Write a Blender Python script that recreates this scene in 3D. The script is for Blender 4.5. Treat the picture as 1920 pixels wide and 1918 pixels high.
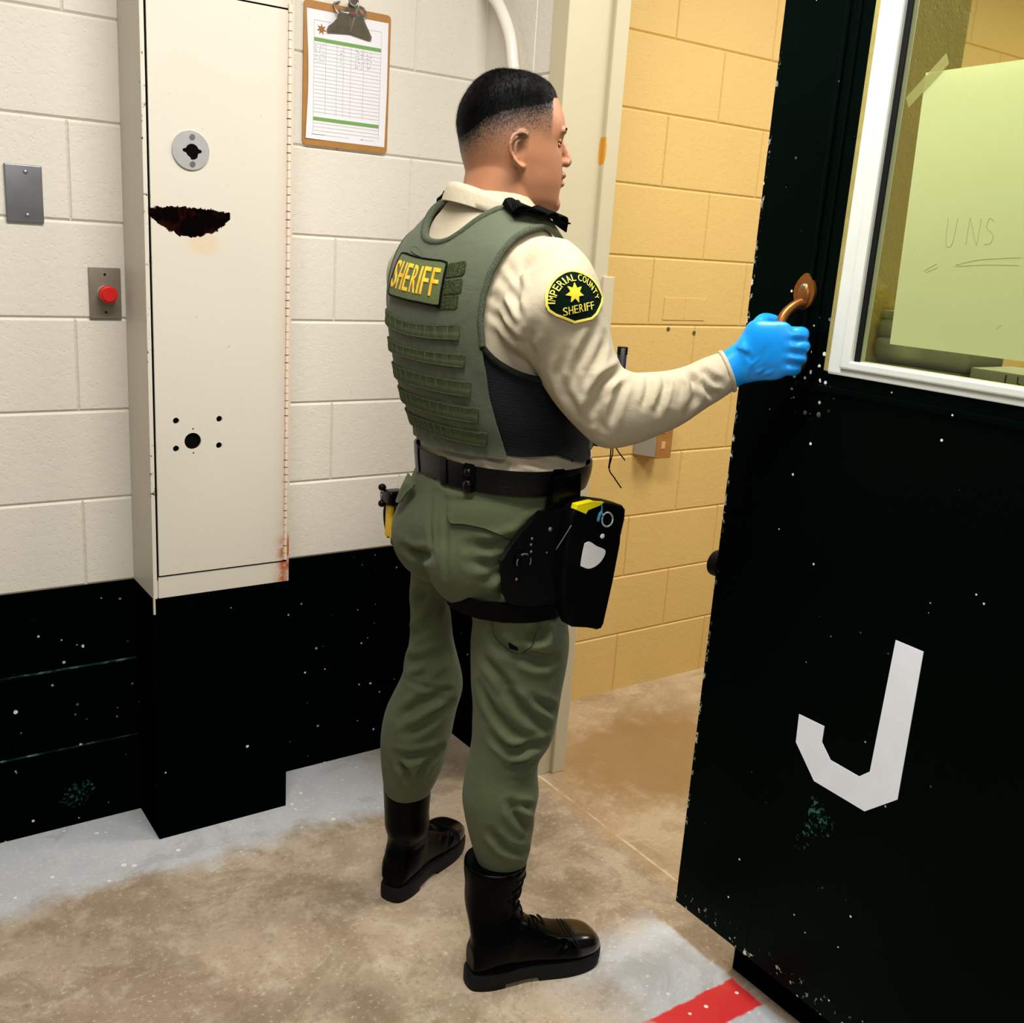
import bpy, bmesh, math, random
from mathutils import Vector, Matrix
from mathutils.bvhtree import BVHTree
for o in list(bpy.data.objects): bpy.data.objects.remove(o, do_unlink=True)
S = bpy.context.scene
COL = S.collection
R = math.radians
random.seed(7)

# ------------------------------------------------------------------ camera
cam_d = bpy.data.cameras.new('camera'); cam = bpy.data.objects.new('camera', cam_d); COL.objects.link(cam)
cam_d.sensor_width = 36.0; cam_d.lens = 1922.49/1920*36.0; cam_d.clip_start = 0.05; cam_d.clip_end = 60
def cam_axes(rx, ry, rz):
    cy, sy, cp, sp, cr, sr = math.cos(rz), math.sin(rz), math.cos(rx), math.sin(rx), math.cos(ry), math.sin(ry)
    r = Vector((cy, sy, 0)); f = Vector((-sy, cy, 0)); u = Vector((0, 0, 1))
    f2 = f*cp+u*sp; u2 = u*cp-f*sp
    return r*cr+u2*sr, u2*cr-r*sr, f2
cr_, cu_, cf_ = cam_axes(-0.257499689, 0.0678396987, -0.622377403)
M = Matrix((cr_, cu_, -cf_)).transposed().to_4x4()
M.translation = Vector((0.0, -2.3818, 1.4431))
cam.matrix_world = M
S.camera = cam

# ------------------------------------------------------------------ light
W = bpy.data.worlds.new('world'); S.world = W; W.use_nodes = True
W.node_tree.nodes['Background'].inputs[0].default_value = (0.95, 0.97, 1.0, 1)
W.node_tree.nodes['Background'].inputs[1].default_value = 0.14
def area(name, loc, rot, sx, sy, energy, color):
    l = bpy.data.lights.new(name, 'AREA'); l.shape = 'RECTANGLE'; l.size = sx; l.size_y = sy
    l.energy = energy; l.color = color
    o = bpy.data.objects.new(name, l); COL.objects.link(o); o.location = loc; o.rotation_euler = rot
    return o
area('ceiling_lamp', (0.72, -1.32, 2.66), (0, 0, 0), 1.25, 0.36, 52, (1.0, 0.985, 0.96))
area('ceiling_lamp', (-0.3, -3.7, 2.66), (0, 0, 0), 1.2, 0.6, 42, (1.0, 0.985, 0.96))
area('corridor_lamp', (2.45, -1.25, 2.66), (0, 0, 0), 0.6, 0.9, 34, (1.0, 0.97, 0.92))
area('corridor_lamp', (4.2, -1.3, 2.66), (0, 0, 0), 0.9, 0.9, 34, (1.0, 0.97, 0.92))
S.view_settings.view_transform = 'Standard'; S.view_settings.look = 'None'
S.view_settings.gamma = 1.0; S.view_settings.use_curve_mapping = False
S.view_settings.exposure = 0.13

# ------------------------------------------------------------------ materials
class NT:
    def __init__(s, name):
        s.m = bpy.data.materials.new(name); s.m.use_nodes = True; s.t = s.m.node_tree
        s.b = s.t.nodes['Principled BSDF']; s.out = s.t.nodes['Material Output']
    def n(s, kind, **kw):
        nd = s.t.nodes.new(kind)
        for k, v in kw.items():
            if k == 'ins':
                for a, b in v.items():
                    if isinstance(b, bpy.types.NodeSocket): s.t.links.new(b, nd.inputs[a])
                    else: nd.inputs[a].default_value = b
            else: setattr(nd, k, v)
        return nd
    def link(s, a, b): s.t.links.new(a, b)
    def co(s): 
        return s.n('ShaderNodeTexCoord').outputs['Object']
    def geo(s): return s.n('ShaderNodeNewGeometry').outputs['Position']
    def noise(s, vec, scale, detail=3, rough=0.55, dist=0.0):
        return s.n('ShaderNodeTexNoise', ins={'Vector': vec, 'Scale': scale, 'Detail': detail, 'Roughness': rough, 'Distortion': dist}).outputs[0]
    def ramp(s, fac, stops, interp='LINEAR'):
        r = s.n('ShaderNodeValToRGB'); s.link(fac, r.inputs[0]); r.color_ramp.interpolation = interp
        e = r.color_ramp.elements
        while len(e) < len(stops): e.new(0.5)
        for i, (p, c) in enumerate(stops):
            e[i].position = p; e[i].color = c if len(c) == 4 else (*c, 1)
        return r.outputs[0]
    def mix(s, fac, a, b, mode='MIX'):
        m = s.n('ShaderNodeMix', data_type='RGBA', blend_type=mode)
        for sock, v in ((m.inputs[0], fac), (m.inputs[6], a), (m.inputs[7], b)):
            if isinstance(v, bpy.types.NodeSocket): s.link(v, sock)
            elif isinstance(v, (int, float)): sock.default_value = v
            else: sock.default_value = v if len(v) == 4 else (*v, 1)
        return m.outputs[2]
    def math(s, op, a, b=0.0, clamp=False):
        m = s.n('ShaderNodeMath', operation=op); m.use_clamp = clamp
        for sock, v in ((m.inputs[0], a), (m.inputs[1], b)):
            if isinstance(v, bpy.types.NodeSocket): s.link(v, sock)
            else: sock.default_value = v
        return m.outputs[0]
    def sep(s, v):
        x = s.n('ShaderNodeSeparateXYZ'); s.link(v, x.inputs[0]); return x.outputs
    def smooth(s, v, lo, hi):
        r = s.n('ShaderNodeMapRange', interpolation_type='SMOOTHSTEP', ins={0: v, 1: lo, 2: hi, 3: 0.0, 4: 1.0}); return r.outputs[0]
    def bump(s, h, strength=0.3, dist=0.002, normal=None):
        b = s.n('ShaderNodeBump', ins={'Strength': strength, 'Distance': dist, 'Height': h})
        if normal is not None: s.link(normal, b.inputs['Normal'])
        s.link(b.outputs[0], s.b.inputs['Normal']); return b.outputs[0]
    def set(s, color=None, rough=None, metal=None, spec=None):
        for nm, v in (('Base Color', color), ('Roughness', rough), ('Metallic', metal), ('Specular IOR Level', spec)):
            if v is None: continue
            if isinstance(v, bpy.types.NodeSocket): s.link(v, s.b.inputs[nm])
            elif nm == 'Base Color': s.b.inputs[nm].default_value = (*v[:3], 1)
            else: s.b.inputs[nm].default_value = v
        return s.m
def srgb(r, g, b):
    f = lambda c: (c/255/12.92) if c/255 <= 0.04045 else ((c/255+0.055)/1.055)**2.4
    return (f(r), f(g), f(b))
def plain(name, col, rough=0.5, metal=0.0, spec=0.5, nscale=0, namt=0.12, bump=0.0, bscale=200, bdist=0.001):
    t = NT(name); co = t.co()
    c = col
    if nscale:
        nz = t.noise(co, nscale, 4)
        c = t.mix(nz, tuple(v*(1-namt) for v in col), tuple(min(1, v*(1+namt)) for v in col))
    if bump: t.bump(t.noise(co, bscale, 3), bump, bdist)
    return t.set(c, rough, metal, spec)

def paint_wall(name, c1, c2, rough=0.55):
    t = NT(name); co = t.geo()
    big = t.noise(co, 1.7, 4); fine = t.noise(co, 55, 4, 0.6)
    col = t.mix(big, c1, c2)
    speck = t.ramp(t.noise(co, 38, 2), [(0.70, (0, 0, 0)), (0.76, (1, 1, 1))])
    col = t.mix(t.math('MULTIPLY', speck, 0.16), col, tuple(v*0.45 for v in c1))
    v = t.n('ShaderNodeTexVoronoi', ins={'Vector': co, 'Scale': 90}).outputs[0]
    h = t.math('ADD', fine, t.math('MULTIPLY', t.smooth(v, 0.0, 0.35), 0.35))
    t.bump(h, 0.42, 0.0035)
    return t.set(col, rough, 0, 0.35)
M_white = paint_wall('cream_block_paint', srgb(207, 200, 185), srgb(220, 214, 200))
M_yellow = paint_wall('yellow_block_paint', srgb(208, 172, 99), srgb(222, 188, 115))
M_olive = paint_wall('olive_yellow_paint', srgb(168, 148, 70), srgb(176, 156, 78))
def black_paint(name, amount=0.5, mortar=False, size=1.0, base=(0.0003, 0.0009, 0.0007), sheen=0.05, door=False):
    """very dark green, almost black gloss paint with pale chips of undercoat"""
    t = NT(name); co = t.geo()
    z = t.sep(co)[2]
    v = t.n('ShaderNodeTexVoronoi', ins={'Vector': co, 'Scale': 20/size, 'Randomness': 1.0})
    rnd = t.sep(v.outputs['Color'])
    lim = t.math('MULTIPLY', t.math('POWER', rnd[0], 16.0), 0.14)
    wob = t.math('MULTIPLY', t.math('SUBTRACT', t.noise(co, 160, 2), 0.5), 0.09)
    chip = t.smooth(t.math('SUBTRACT', t.math('ADD', lim, 0.0), t.math('ADD', v.outputs['Distance'], wob)), 0.0, 0.02)
    v2 = t.n('ShaderNodeTexVoronoi', ins={'Vector': co, 'Scale': 52/size})
    r2 = t.sep(v2.outputs['Color'])
    lim2 = t.math('MULTIPLY', t.math('POWER', r2[1], 20.0), 0.20)
    chip2 = t.smooth(t.math('SUBTRACT', lim2, v2.outputs['Distance']), 0.0, 0.03)
    region = t.smooth(t.noise(co, 2.3, 2), 0.35, 0.62)
    chips = t.math('MAXIMUM', chip, t.math('MULTIPLY', chip2, region))
    sc = t.smooth(t.math('MULTIPLY', t.noise(co, 95, 3, 0.7), t.smooth(t.noise(co, 3.4, 2), 0.60, 0.74)), 0.50, 0.62)
    if door:   # worn leading edge, bottom edge and the corner under the window by the handle
        y = t.sep(co)[1]; n_ = t.noise(co, 60, 3, 0.65)
        edge = t.math('MULTIPLY', t.smooth(y, -1.0665, -1.0600), t.math('MULTIPLY', t.smooth(n_, 0.53, 0.60), t.smooth(t.noise(co, 7, 3), 0.42, 0.58)))
        low = t.math('MULTIPLY', t.math('SUBTRACT', 1.0, t.smooth(z, 0.106, 0.150)), t.smooth(n_, 0.60, 0.66))
        dy = t.math('DIVIDE', t.math('ADD', y, 1.225), 0.065); dz = t.math('DIVIDE', t.math('SUBTRACT', z, 1.270), 0.085)
        near = t.math('SUBTRACT', 1.0, t.smooth(t.math('ADD', t.math('MULTIPLY', dy, dy), t.math('MULTIPLY', dz, dz)), 0.1, 1.3))
        v3 = t.n('ShaderNodeTexVoronoi', ins={'Vector': co, 'Scale': 85}); r3 = t.sep(v3.outputs['Color'])
        c3 = t.smooth(t.math('SUBTRACT', t.math('MULTIPLY', t.math('POWER', r3[2], 2.2), 0.50), t.math('ADD', v3.outputs['Distance'], wob)), 0.0, 0.04)
        chips = t.math('MAXIMUM', chips, t.math('MAXIMUM', t.math('MAXIMUM', edge, low), t.math('MULTIPLY', c3, near)))
    col = t.mix(t.noise(co, 3, 3), base, tuple(v*1.8 for v in base))
    col = t.mix(t.math('MULTIPLY', sc, 0.7 if door else 0.3), col, srgb(70, 125, 108))
    if mortar:
        for k in mortar:
            zz = k*0.2032
            d = t.math('ABSOLUTE', t.math('SUBTRACT', z, zz+0.003))
            line = t.math('SUBTRACT', 1.0, t.smooth(d, 0.0012, 0.0045))
            wear = t.smooth(t.noise(co, 9, 4, 0.7), 0.47, 0.60)
            x = t.sep(co)[0]
            leftside = t.math('SUBTRACT', 1.0, t.smooth(x, 0.60, 0.64))
            lw = t.math('MULTIPLY', line, t.math('MULTIPLY', t.math('MAXIMUM', wear, 0.25), leftside))
            col = t.mix(lw, col, t.mix(t.smooth(t.noise(co, 30, 3), .45, .65), srgb(40, 88, 76), srgb(150, 190, 180)))
    col = t.mix(t.math('MULTIPLY', chips, amount), col, srgb(232, 228, 212))
    t.bump(t.noise(co, 40, 3), 0.15, 0.002)
    t.b.inputs['Specular Tint'].default_value = (0.25, 1.0, 0.62, 1); return t.set(col, t.mix(chips, (.34 if door else .5,)*3, (.8,)*3), 0, sheen)
M_black_wall = black_paint('black_green_wall_paint', 0.85, mortar=(1, 2), sheen=0.0)
M_black_door = black_paint('black_green_door_paint', 0.95, size=0.75, sheen=0.05, door=True)
M_black_trim = black_paint('black_green_trim_paint', 0.6, sheen=0.0)

# ------------------------------------------------------------------ builders
def link(name, me, mats=None, parent=None, smooth=False):
    o = bpy.data.objects.new(name, me); COL.objects.link(o)
    if mats is not None:
        for m in (mats if isinstance(mats, (list, tuple)) else [mats]): me.materials.append(m)
    if parent is not None: o.parent = parent
    if smooth:
        for p in me.polygons: p.use_smooth = True
    return o
def mesh_of(bm, name):
    me = bpy.data.meshes.new(name); bm.to_mesh(me); bm.free(); me.update(); return me
def obj(name, bm, mats=None, parent=None, smooth=False):
    bmesh.ops.recalc_face_normals(bm, faces=bm.faces)
    return link(name, mesh_of(bm, name), mats, parent, smooth)
def autosmooth(o, ang=35):
    me = o.data
    for p in me.polygons: p.use_smooth = True
    try: me.set_sharp_from_angle(angle=R(ang))
    except Exception: pass
    return o
def thing(name, label, cat, loc=(0, 0, 0), group=None):
    o = bpy.data.objects.new(name, None); COL.objects.link(o); o.location = loc; o.empty_display_size = 0.05
    o['label'] = label; o['category'] = cat
    if group: o['group'] = group
    bpy.context.view_layer.update()
    return o
def tag(o, label, cat, group=None):
    o['label'] = label; o['category'] = cat
    if group: o['group'] = group
    return o
def put(o, root):
    """parent a world-built object to a root without moving it"""
    o.parent = root; o.matrix_parent_inverse = Matrix.Translation(-root.location); return o
def struct(o): o['kind'] = 'structure'; return o
def add_box(bm, x0, x1, y0, y1, z0, z1, bev=0.0, seg=2, mi=0):
    r = bmesh.ops.create_cube(bm, size=1.0)
    for v in r['verts']:
        v.co = Vector(((x0+x1)/2+v.co.x*(x1-x0), (y0+y1)/2+v.co.y*(y1-y0), (z0+z1)/2+v.co.z*(z1-z0)))
    fs = {f for v in r['verts'] for f in v.link_faces}
    if bev:
        es = list({e for v in r['verts'] for e in v.link_edges})
        rr = bmesh.ops.bevel(bm, geom=es, offset=bev, segments=seg, profile=0.6, affect='EDGES')
        fs = {f for f in rr['faces']} | {f for f in fs if f.is_valid}
    for f in fs: f.material_index = mi
def add_cyl(bm, c, axis, r, h, seg=24, r2=None, mi=0, cap=True):
    axis = Vector(axis).normalized(); q = axis.to_track_quat('Z', 'Y').to_matrix().to_4x4()
    m = Matrix.Translation(Vector(c)) @ q
    rr = bmesh.ops.create_cone(bm, cap_ends=cap, segments=seg, radius1=r, radius2=r if r2 is None else r2, depth=h, matrix=m)
    for f in {f for v in rr['verts'] for f in v.link_faces}: f.material_index = mi
def add_ball(bm, c, r, scale=(1, 1, 1), seg=20, mi=0, rot=None):
    m = Matrix.Translation(Vector(c)) @ (rot.to_4x4() if rot else Matrix()) @ Matrix.Diagonal((*scale, 1))
    rr = bmesh.ops.create_uvsphere(bm, u_segments=seg, v_segments=seg//2+2, radius=r, matrix=m)
    for f in {f for v in rr['verts'] for f in v.link_faces}: f.material_index = mi
def catmull(pts, per=6):
    pts = [Vector(p) for p in pts]; out = []
    P = [pts[0]*2-pts[1]] + pts + [pts[-1]*2-pts[-2]]
    for i in range(1, len(P)-2):
        a, b, c, d = P[i-1], P[i], P[i+1], P[i+2]
        for k in range(per):
            t = k/per
            out.append(0.5*((2*b)+(c-a)*t+(2*a-5*b+4*c-d)*t*t+(3*b-a-3*c+d)*t*t*t))
    out.append(pts[-1]); return out
def add_tube(bm, pts, rad, seg=10, smooth_per=0, mi=0, flat=None):
    if smooth_per: pts = catmull(pts, smooth_per)
    pts = [Vector(p) for p in pts]; n = len(pts)
    rads = rad if isinstance(rad, (list, tuple)) else [rad]*n
    if len(rads) != n:
        rads = [rads[min(len(rads)-1, int(i*(len(rads)-1)/(n-1)))]*(1-((i*(len(rads)-1)/(n-1))%1)) + rads[min(len(rads)-1, int(i*(len(rads)-1)/(n-1))+1)]*((i*(len(rads)-1)/(n-1))%1) for i in range(n)]
    rings = []; nrm = None
    for i, p in enumerate(pts):
        t = (pts[min(i+1, n-1)]-pts[max(i-1, 0)]).normalized()
        if nrm is None:
            nrm = t.orthogonal().normalized() if flat is None else (Vector(flat)-t*t.dot(Vector(flat))).normalized()
        nrm = (nrm-t*nrm.dot(t)).normalized(); b = t.cross(nrm)
        rings.append([bm.verts.new(p+(nrm*math.cos(a)+b*math.sin(a))*rads[i]) for a in [2*math.pi*k/seg for k in range(seg)]])
    for i in range(n-1):
        for k in range(seg):
            f = bm.faces.new((rings[i][k], rings[i][(k+1)%seg], rings[i+1][(k+1)%seg], rings[i+1][k])); f.material_index = mi
    for rg in (rings[0], rings[-1]):
        f = bm.faces.new(rg); f.material_index = mi
def add_prism(bm, pts2, to3, d0, d1, mi=0):
    """extrude a 2D outline; to3(u, v, d) -> world"""
    a = [bm.verts.new(to3(u, v, d0)) for u, v in pts2]; b = [bm.verts.new(to3(u, v, d1)) for u, v in pts2]
    n = len(pts2)
    for f in [bm.faces.new(a), bm.faces.new(b)] + [bm.faces.new((a[i], a[(i+1)%n], b[(i+1)%n], b[i])) for i in range(n)]: f.material_index = mi
def rrect(x0, x1, z0, z1, r, n=5):
    pts = []
    for cx, cz, a0 in ((x1-r, z1-r, 0), (x0+r, z1-r, 90), (x0+r, z0+r, 180), (x1-r, z0+r, 270)):
        for k in range(n+1):
            a = R(a0+90*k/n); pts.append((cx+r*math.cos(a), cz+r*math.sin(a)))
    return pts
def text_mesh(txt, size, depth=0.0006, extrude=True, bold=0.0, spacing=1.0):
    cu = bpy.data.curves.new('txt', 'FONT'); cu.body = txt; cu.size = size; cu.extrude = depth; cu.align_x = 'CENTER'; cu.align_y = 'CENTER'
    cu.offset = bold; cu.space_character = spacing; cu.resolution_u = 4
    o = bpy.data.objects.new('txt', cu); COL.objects.link(o)
    dg = bpy.context.evaluated_depsgraph_get(); dg.update()
    me = bpy.data.meshes.new_from_object(o.evaluated_get(dg))
    bpy.data.objects.remove(o); bpy.data.curves.remove(cu)
    return me

# ------------------------------------------------------------------ masonry
C = 0.2032
def block_wall(name, u0, u1, z1, to3, off, mats, split=None, flip=False):
    """coursed blocks with tooled joints; to3(u, z, depth into the wall) -> world"""
    bm = bmesh.new(); gv, gh, dp = 0.0035, 0.0055, 0.0045
    k = 0
    while k*C < z1:
        za, zb = k*C, min((k+1)*C, z1)
        par = 0 if k % 2 else 1
        n = math.floor((u0-off)/(2*C))-1
        while True:
            ua = off+(2*n+par)*C; ub = ua+2*C; n += 1
            if ua >= u1: break
            if ub <= u0: continue
            a, b = max(ua, u0), min(ub, u1)
            if b-a < 0.002: continue
            la = a+gv if ua > u0 else a; lb = b-gv if ub < u1 else b
            zc = za+gh if k else za; zd = zb-gh
            o = [bm.verts.new(to3(x, z, dp)) for x, z in ((a, za), (b, za), (b, zb), (a, zb))]
            i = [bm.verts.new(to3(x, z, 0)) for x, z in ((la, zc), (lb, zc), (lb, zd), (la, zd))]
            mi = 1 if (split is not None and za < split-0.01) else 0
            for q in ([i[0], i[1], i[2], i[3]], [o[0], o[1], i[1], i[0]], [o[1], o[2], i[2], i[1]], [o[2], o[3], i[3], i[2]], [o[3], o[0], i[0], i[3]]):
                f = bm.faces.new(q[::-1] if flip else q); f.material_index = mi
        k += 1
    # body behind the face
    for q in [[(u0, 0), (u1, 0), (u1, z1), (u0, z1)]]:
        b = [bm.verts.new(to3(x, z, 0.12)) for x, z in q]; a = [bm.verts.new(to3(x, z, dp)) for x, z in q]
        bm.faces.new(b)
        for j in range(4): bm.faces.new((a[j], a[(j+1)%4], b[(j+1)%4], b[j]))
    return struct(link(name, mesh_of(bm, name), mats))
ZC = 2.72
XR, YE = 1.53, -0.335      # room face of the cross wall, end of its stub
block_wall('wall_back', -1.6, XR, ZC, lambda u, z, d: Vector((u, d, z)), 0.5133, [M_white, M_black_wall], split=0.6096)
block_wall('wall_corridor', XR+0.001, 5.2, ZC, lambda u, z, d: Vector((u, d, z)), 0.346, [M_yellow])
# ------- floor
def floor_mat():
    t = NT('worn_painted_concrete'); co = t.geo(); x, y, z = t.sep(co)
    n1 = t.noise(co, 2.2, 5, 0.62, 0.4); n2 = t.noise(co, 14, 5, 0.65); n3 = t.noise(co, 90, 3, 0.7); n4 = t.noise(co, 0.9, 3)
    base = t.mix(t.smooth(n1, 0.34, 0.66), srgb(128, 112, 86), srgb(192, 176, 150))
    base = t.mix(t.math('MULTIPLY', t.smooth(n4, 0.40, 0.6), 0.45), base, srgb(176, 152, 130))
    base = t.mix(t.math('MULTIPLY', t.smooth(n2, 0.5, 0.70), 0.45), base, srgb(208, 194, 170))
    n5 = t.noise(co, 5.5, 6, 0.7, 0.8); base = t.mix(t.math('MULTIPLY', t.smooth(n5, 0.52, 0.40), 0.40), base, srgb(116, 98, 70))
    mp = t.n('ShaderNodeMapping', ins={'Vector': co, 'Rotation': (0, 0, 0.5), 'Scale': (3.0, 46.0, 1.0)}).outputs[0]
    base = t.mix(t.math('MULTIPLY', t.smooth(t.noise(mp, 3.0, 4, 0.7), 0.60, 0.72), 0.40), base, srgb(220, 206, 180))
    base = t.mix(t.math('MULTIPLY', t.smooth(n3, 0.58, 0.68), 0.45), base, srgb(222, 209, 186))
    base = t.mix(t.math('MULTIPLY', t.smooth(n3, 0.44, 0.32), 0.40), base, srgb(110, 94, 70))
    wob = t.math('MULTIPLY', t.math('SUBTRACT', n1, 0.5), 0.34); wob2 = t.math('MULTIPLY', t.math('SUBTRACT', n2, 0.5), 0.10)
    # brown spill stains in the corridor
    dx = t.math('DIVIDE', t.math('SUBTRACT', x, 2.02), 0.30); dy = t.math('DIVIDE', t.math('SUBTRACT', y, -0.42), 0.22)
    rr = t.math('ADD', t.math('ADD', t.math('MULTIPLY', dx, dx), t.math('MULTIPLY', dy, dy)), t.math('MULTIPLY', t.math('SUBTRACT', n2, 0.5), 1.9))
    spill = t.math('SUBTRACT', 1.0, t.smooth(rr, 0.5, 1.9))
    base = t.mix(t.math('MULTIPLY', spill, 0.85), base, srgb(122, 90, 48))
    inside = t.smooth(x, 1.56, 1.60)
    base = t.mix(t.math('MULTIPLY', inside, 0.30), base, srgb(188, 152, 100))
    # grey floor paint along the wall, worn away outwards
    lim = t.math('ADD', t.math('ADD', y, 0.29), t.math('ADD', wob, wob2))
    g1 = t.math('MULTIPLY', t.smooth(lim, -0.04, 0.06), t.math('SUBTRACT', 1.0, t.smooth(x, 1.16, 1.36)))
    # grey and red paint by the door
    wr = t.math('MULTIPLY', t.math('SUBTRACT', t.noise(co, 24, 3), 0.5), 0.02)
    xe = t.math('SUBTRACT', 1.0, t.smooth(t.math('ADD', x, wr), 1.475, 1.487))
    g2 = t.math('MULTIPLY', t.smooth(t.math('ADD', t.math('ADD', x, wob), wob2), 1.14, 1.34), t.math('SUBTRACT', 1.0, t.smooth(t.math('ADD', y, wob2), -1.04, -0.92)))
    g2 = t.math('MULTIPLY', g2, xe)
    grey = t.mix(n2, srgb(178, 182, 185), srgb(200, 202, 203))
    grey = t.mix(t.math('MULTIPLY', t.smooth(n3, 0.55, 0.68), 0.6), grey, srgb(220, 218, 210)); grey = t.mix(t.math('MULTIPLY', t.smooth(n5, 0.50, 0.40), 0.35), grey, srgb(146, 146, 142))
    col = t.mix(t.math('MULTIPLY', t.math('MAXIMUM', g1, g2), 0.92), base, grey)
    yy = t.math('ADD', y, wr)
    rs = t.math('MULTIPLY', t.math('MULTIPLY', t.smooth(yy, -1.298, -1.292), t.math('SUBTRACT', 1.0, t.smooth(yy, -1.213, -1.207))), t.math('MULTIPLY', xe, t.smooth(t.math('ADD', x, wob2), 1.22, 1.26)))
    col = t.mix(rs, col, t.mix(n2, srgb(206, 36, 40), srgb(226, 66, 64)))
    v = t.n('ShaderNodeTexVoronoi', ins={'Vector': co, 'Scale': 48}); rc = t.sep(v.outputs['Color'])
    chip = t.smooth(t.math('SUBTRACT', t.math('MULTIPLY', t.math('POWER', rc[0], 6.0), 0.30), v.outputs['Distance']), 0.0, 0.03)
    near = t.math('MAXIMUM', t.math('MAXIMUM', g1, rs), t.math('MULTIPLY', g2, 0.6))
    col = t.mix(t.math('MULTIPLY', chip, t.math('MULTIPLY', near, 0.9)), col, srgb(240, 234, 222))
    # saw joint under the doorway
    jd = t.math('ABSOLUTE', t.math('SUBTRACT', x, t.math('ADD', 1.615, t.math('MULTIPLY', wr, 0.3))))
    jl = t.math('MULTIPLY', t.math('SUBTRACT', 1.0, t.smooth(jd, 0.0015, 0.005)), t.smooth(y, -1.19, -1.18))
    col = t.mix(t.math('MULTIPLY', jl, t.math('MULTIPLY', t.smooth(n2, 0.35, 0.6), 0.65)), col, srgb(228, 208, 172))
    t.bump(t.math('ADD', n2, t.math('MULTIPLY', n3, 0.4)), 0.12, 0.003)
    t.set(col, t.mix(n1, (0.30,)*3, (0.46,)*3), 0, 0.45)
    return t.m
bm = bmesh.new(); add_box(bm, -1.6, 5.2, -4.6, 0.12, -0.1, 0.0); struct(obj('floor', bm, floor_mat()))
bm = bmesh.new(); add_box(bm, -1.6, 5.2, -4.6, 0.12, ZC, ZC+0.1); struct(obj('ceiling', bm, plain('ceiling_paint', srgb(225, 222, 214), 0.7, nscale=2)))
# ------- cross wall with the doorway
t = NT('cream_frame_paint'); co = t.geo(); x, y, z = t.sep(co)
cx_ = t.math('DIVIDE', t.math('SUBTRACT', t.math('ADD', x, t.math('MULTIPLY', t.math('SUBTRACT', z, 1.67), -0.02)), 1.652), 0.0075); cz_ = t.math('DIVIDE', t.math('SUBTRACT', z, 1.665), 0.036)
q_ = t.math('ADD', t.math('ADD', t.math('MULTIPLY', cx_, cx_), t.math('MULTIPLY', cz_, cz_)), t.math('MULTIPLY', t.math('SUBTRACT', t.noise(co, 90, 3), 0.5), 1.2))
chip_ = t.math('SUBTRACT', 1.0, t.smooth(q_, 0.85, 1.0))
t.bump(t.noise(co, 60, 3), 0.05, 0.001)
M_cream = t.set(t.mix(chip_, t.mix(t.noise(co, 3, 3), srgb(184, 173, 140), srgb(196, 186, 155)), srgb(198, 142, 48)), 0.4)
block_wall("wall_right", -0.02, -YE-0.01, ZC, lambda u, z, d: Vector((XR+d, -u, z)), 0.215, [M_white, M_black_wall], split=0.6096)
bm = bmesh.new()   # end of the stub: steel frame with a stop, cream to the floor
add_box(bm, XR-0.004, XR+0.125, YE-0.010, YE+0.05, 0, ZC, 0.002)
add_box(bm, XR+0.125, XR+0.168, YE-0.022, YE+0.05, 0, ZC, 0.003)
add_box(bm, XR+0.12, XR+0.168, YE+0.03, 0.0, 0, ZC, 0.002)
struct(obj('trim_1', bm, M_cream))
bm = bmesh.new(); add_box(bm, XR+0.150, XR+0.186, YE-0.030, YE+0.0, 1.14, 1.373, 0.003); struct(obj('trim_2', bm, M_cream))
XN = 1.505
bm = bmesh.new()   # near part of the cross wall: low wall painted black, post above it
add_box(bm, XN, XN+0.165, -4.6, -1.188, 0, 1.205)
struct(obj('wall_right_near', bm, M_black_trim))
bm = bmesh.new(); add_box(bm, XN+0.015, XN+0.175, -1.262, -1.170, 1.205, ZC, 0.004); struct(obj('trim_3', bm, M_olive))
# ------------------------------------------------------------------ sliding door
M_steel = plain('brushed_steel', srgb(150, 150, 150), 0.36, 0.9, nscale=40, namt=0.25)
M_white_metal = plain('white_window_frame_paint', srgb(214, 218, 208), 0.35, nscale=18, namt=0.07, bump=0.05, bscale=80)
M_putty = plain('olive_putty', srgb(150, 138, 74), 0.6, nscale=60, namt=0.3)
M_rubber = plain('black_rubber', (0.003, 0.003, 0.003), 0.6, spec=0.2)
M_bronze = plain('worn_bronze', srgb(146, 92, 42), 0.34, 0.75, nscale=45, namt=0.35)
XD, YD0, YD1 = 1.45, -1.058, -2.45      # room face of the leaf, leading edge, trailing edge
ZB, ZT = 0.100, 2.45
door = thing('sliding_door', 'black green steel sliding cell door with white letter J and glazed window', 'door', (XD, -1.75, ZB))
wy0, wy1, wz0, wz1 = -1.258, -2.15, 1.262, 2.30
bm = bmesh.new()
D2 = XD+0.048
add_box(bm, XD, D2, wy0, YD0, ZB, ZT, 0.002)                 # leading stile
add_box(bm, XD, D2, YD1, wy0, ZB, wz0, 0.0)                   # lower panel
add_box(bm, XD, D2, YD1, wy1, wz0, ZT); add_box(bm, XD, D2, wy1, wy0, wz1, ZT)
# raised moulding round the glazed half: a lip below the window and a ridge on the stile
add_box(bm, XD-0.007, XD+0.002, YD1, -1.196, 1.228, 1.240, 0.002)
add_box(bm, XD-0.004, XD+0.002, -1.200, -1.192, 1.228, ZT, 0.0015)
add_box(bm, XD-0.003, XD+0.002, -1.222, -1.217, 1.240, ZT, 0.001)
leaf = put(obj('door_leaf', bm, M_black_door), door)
bm = bmesh.new()
def frame_bar(bm, a, b, inner, n):
    pass
fw = 0.047
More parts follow.
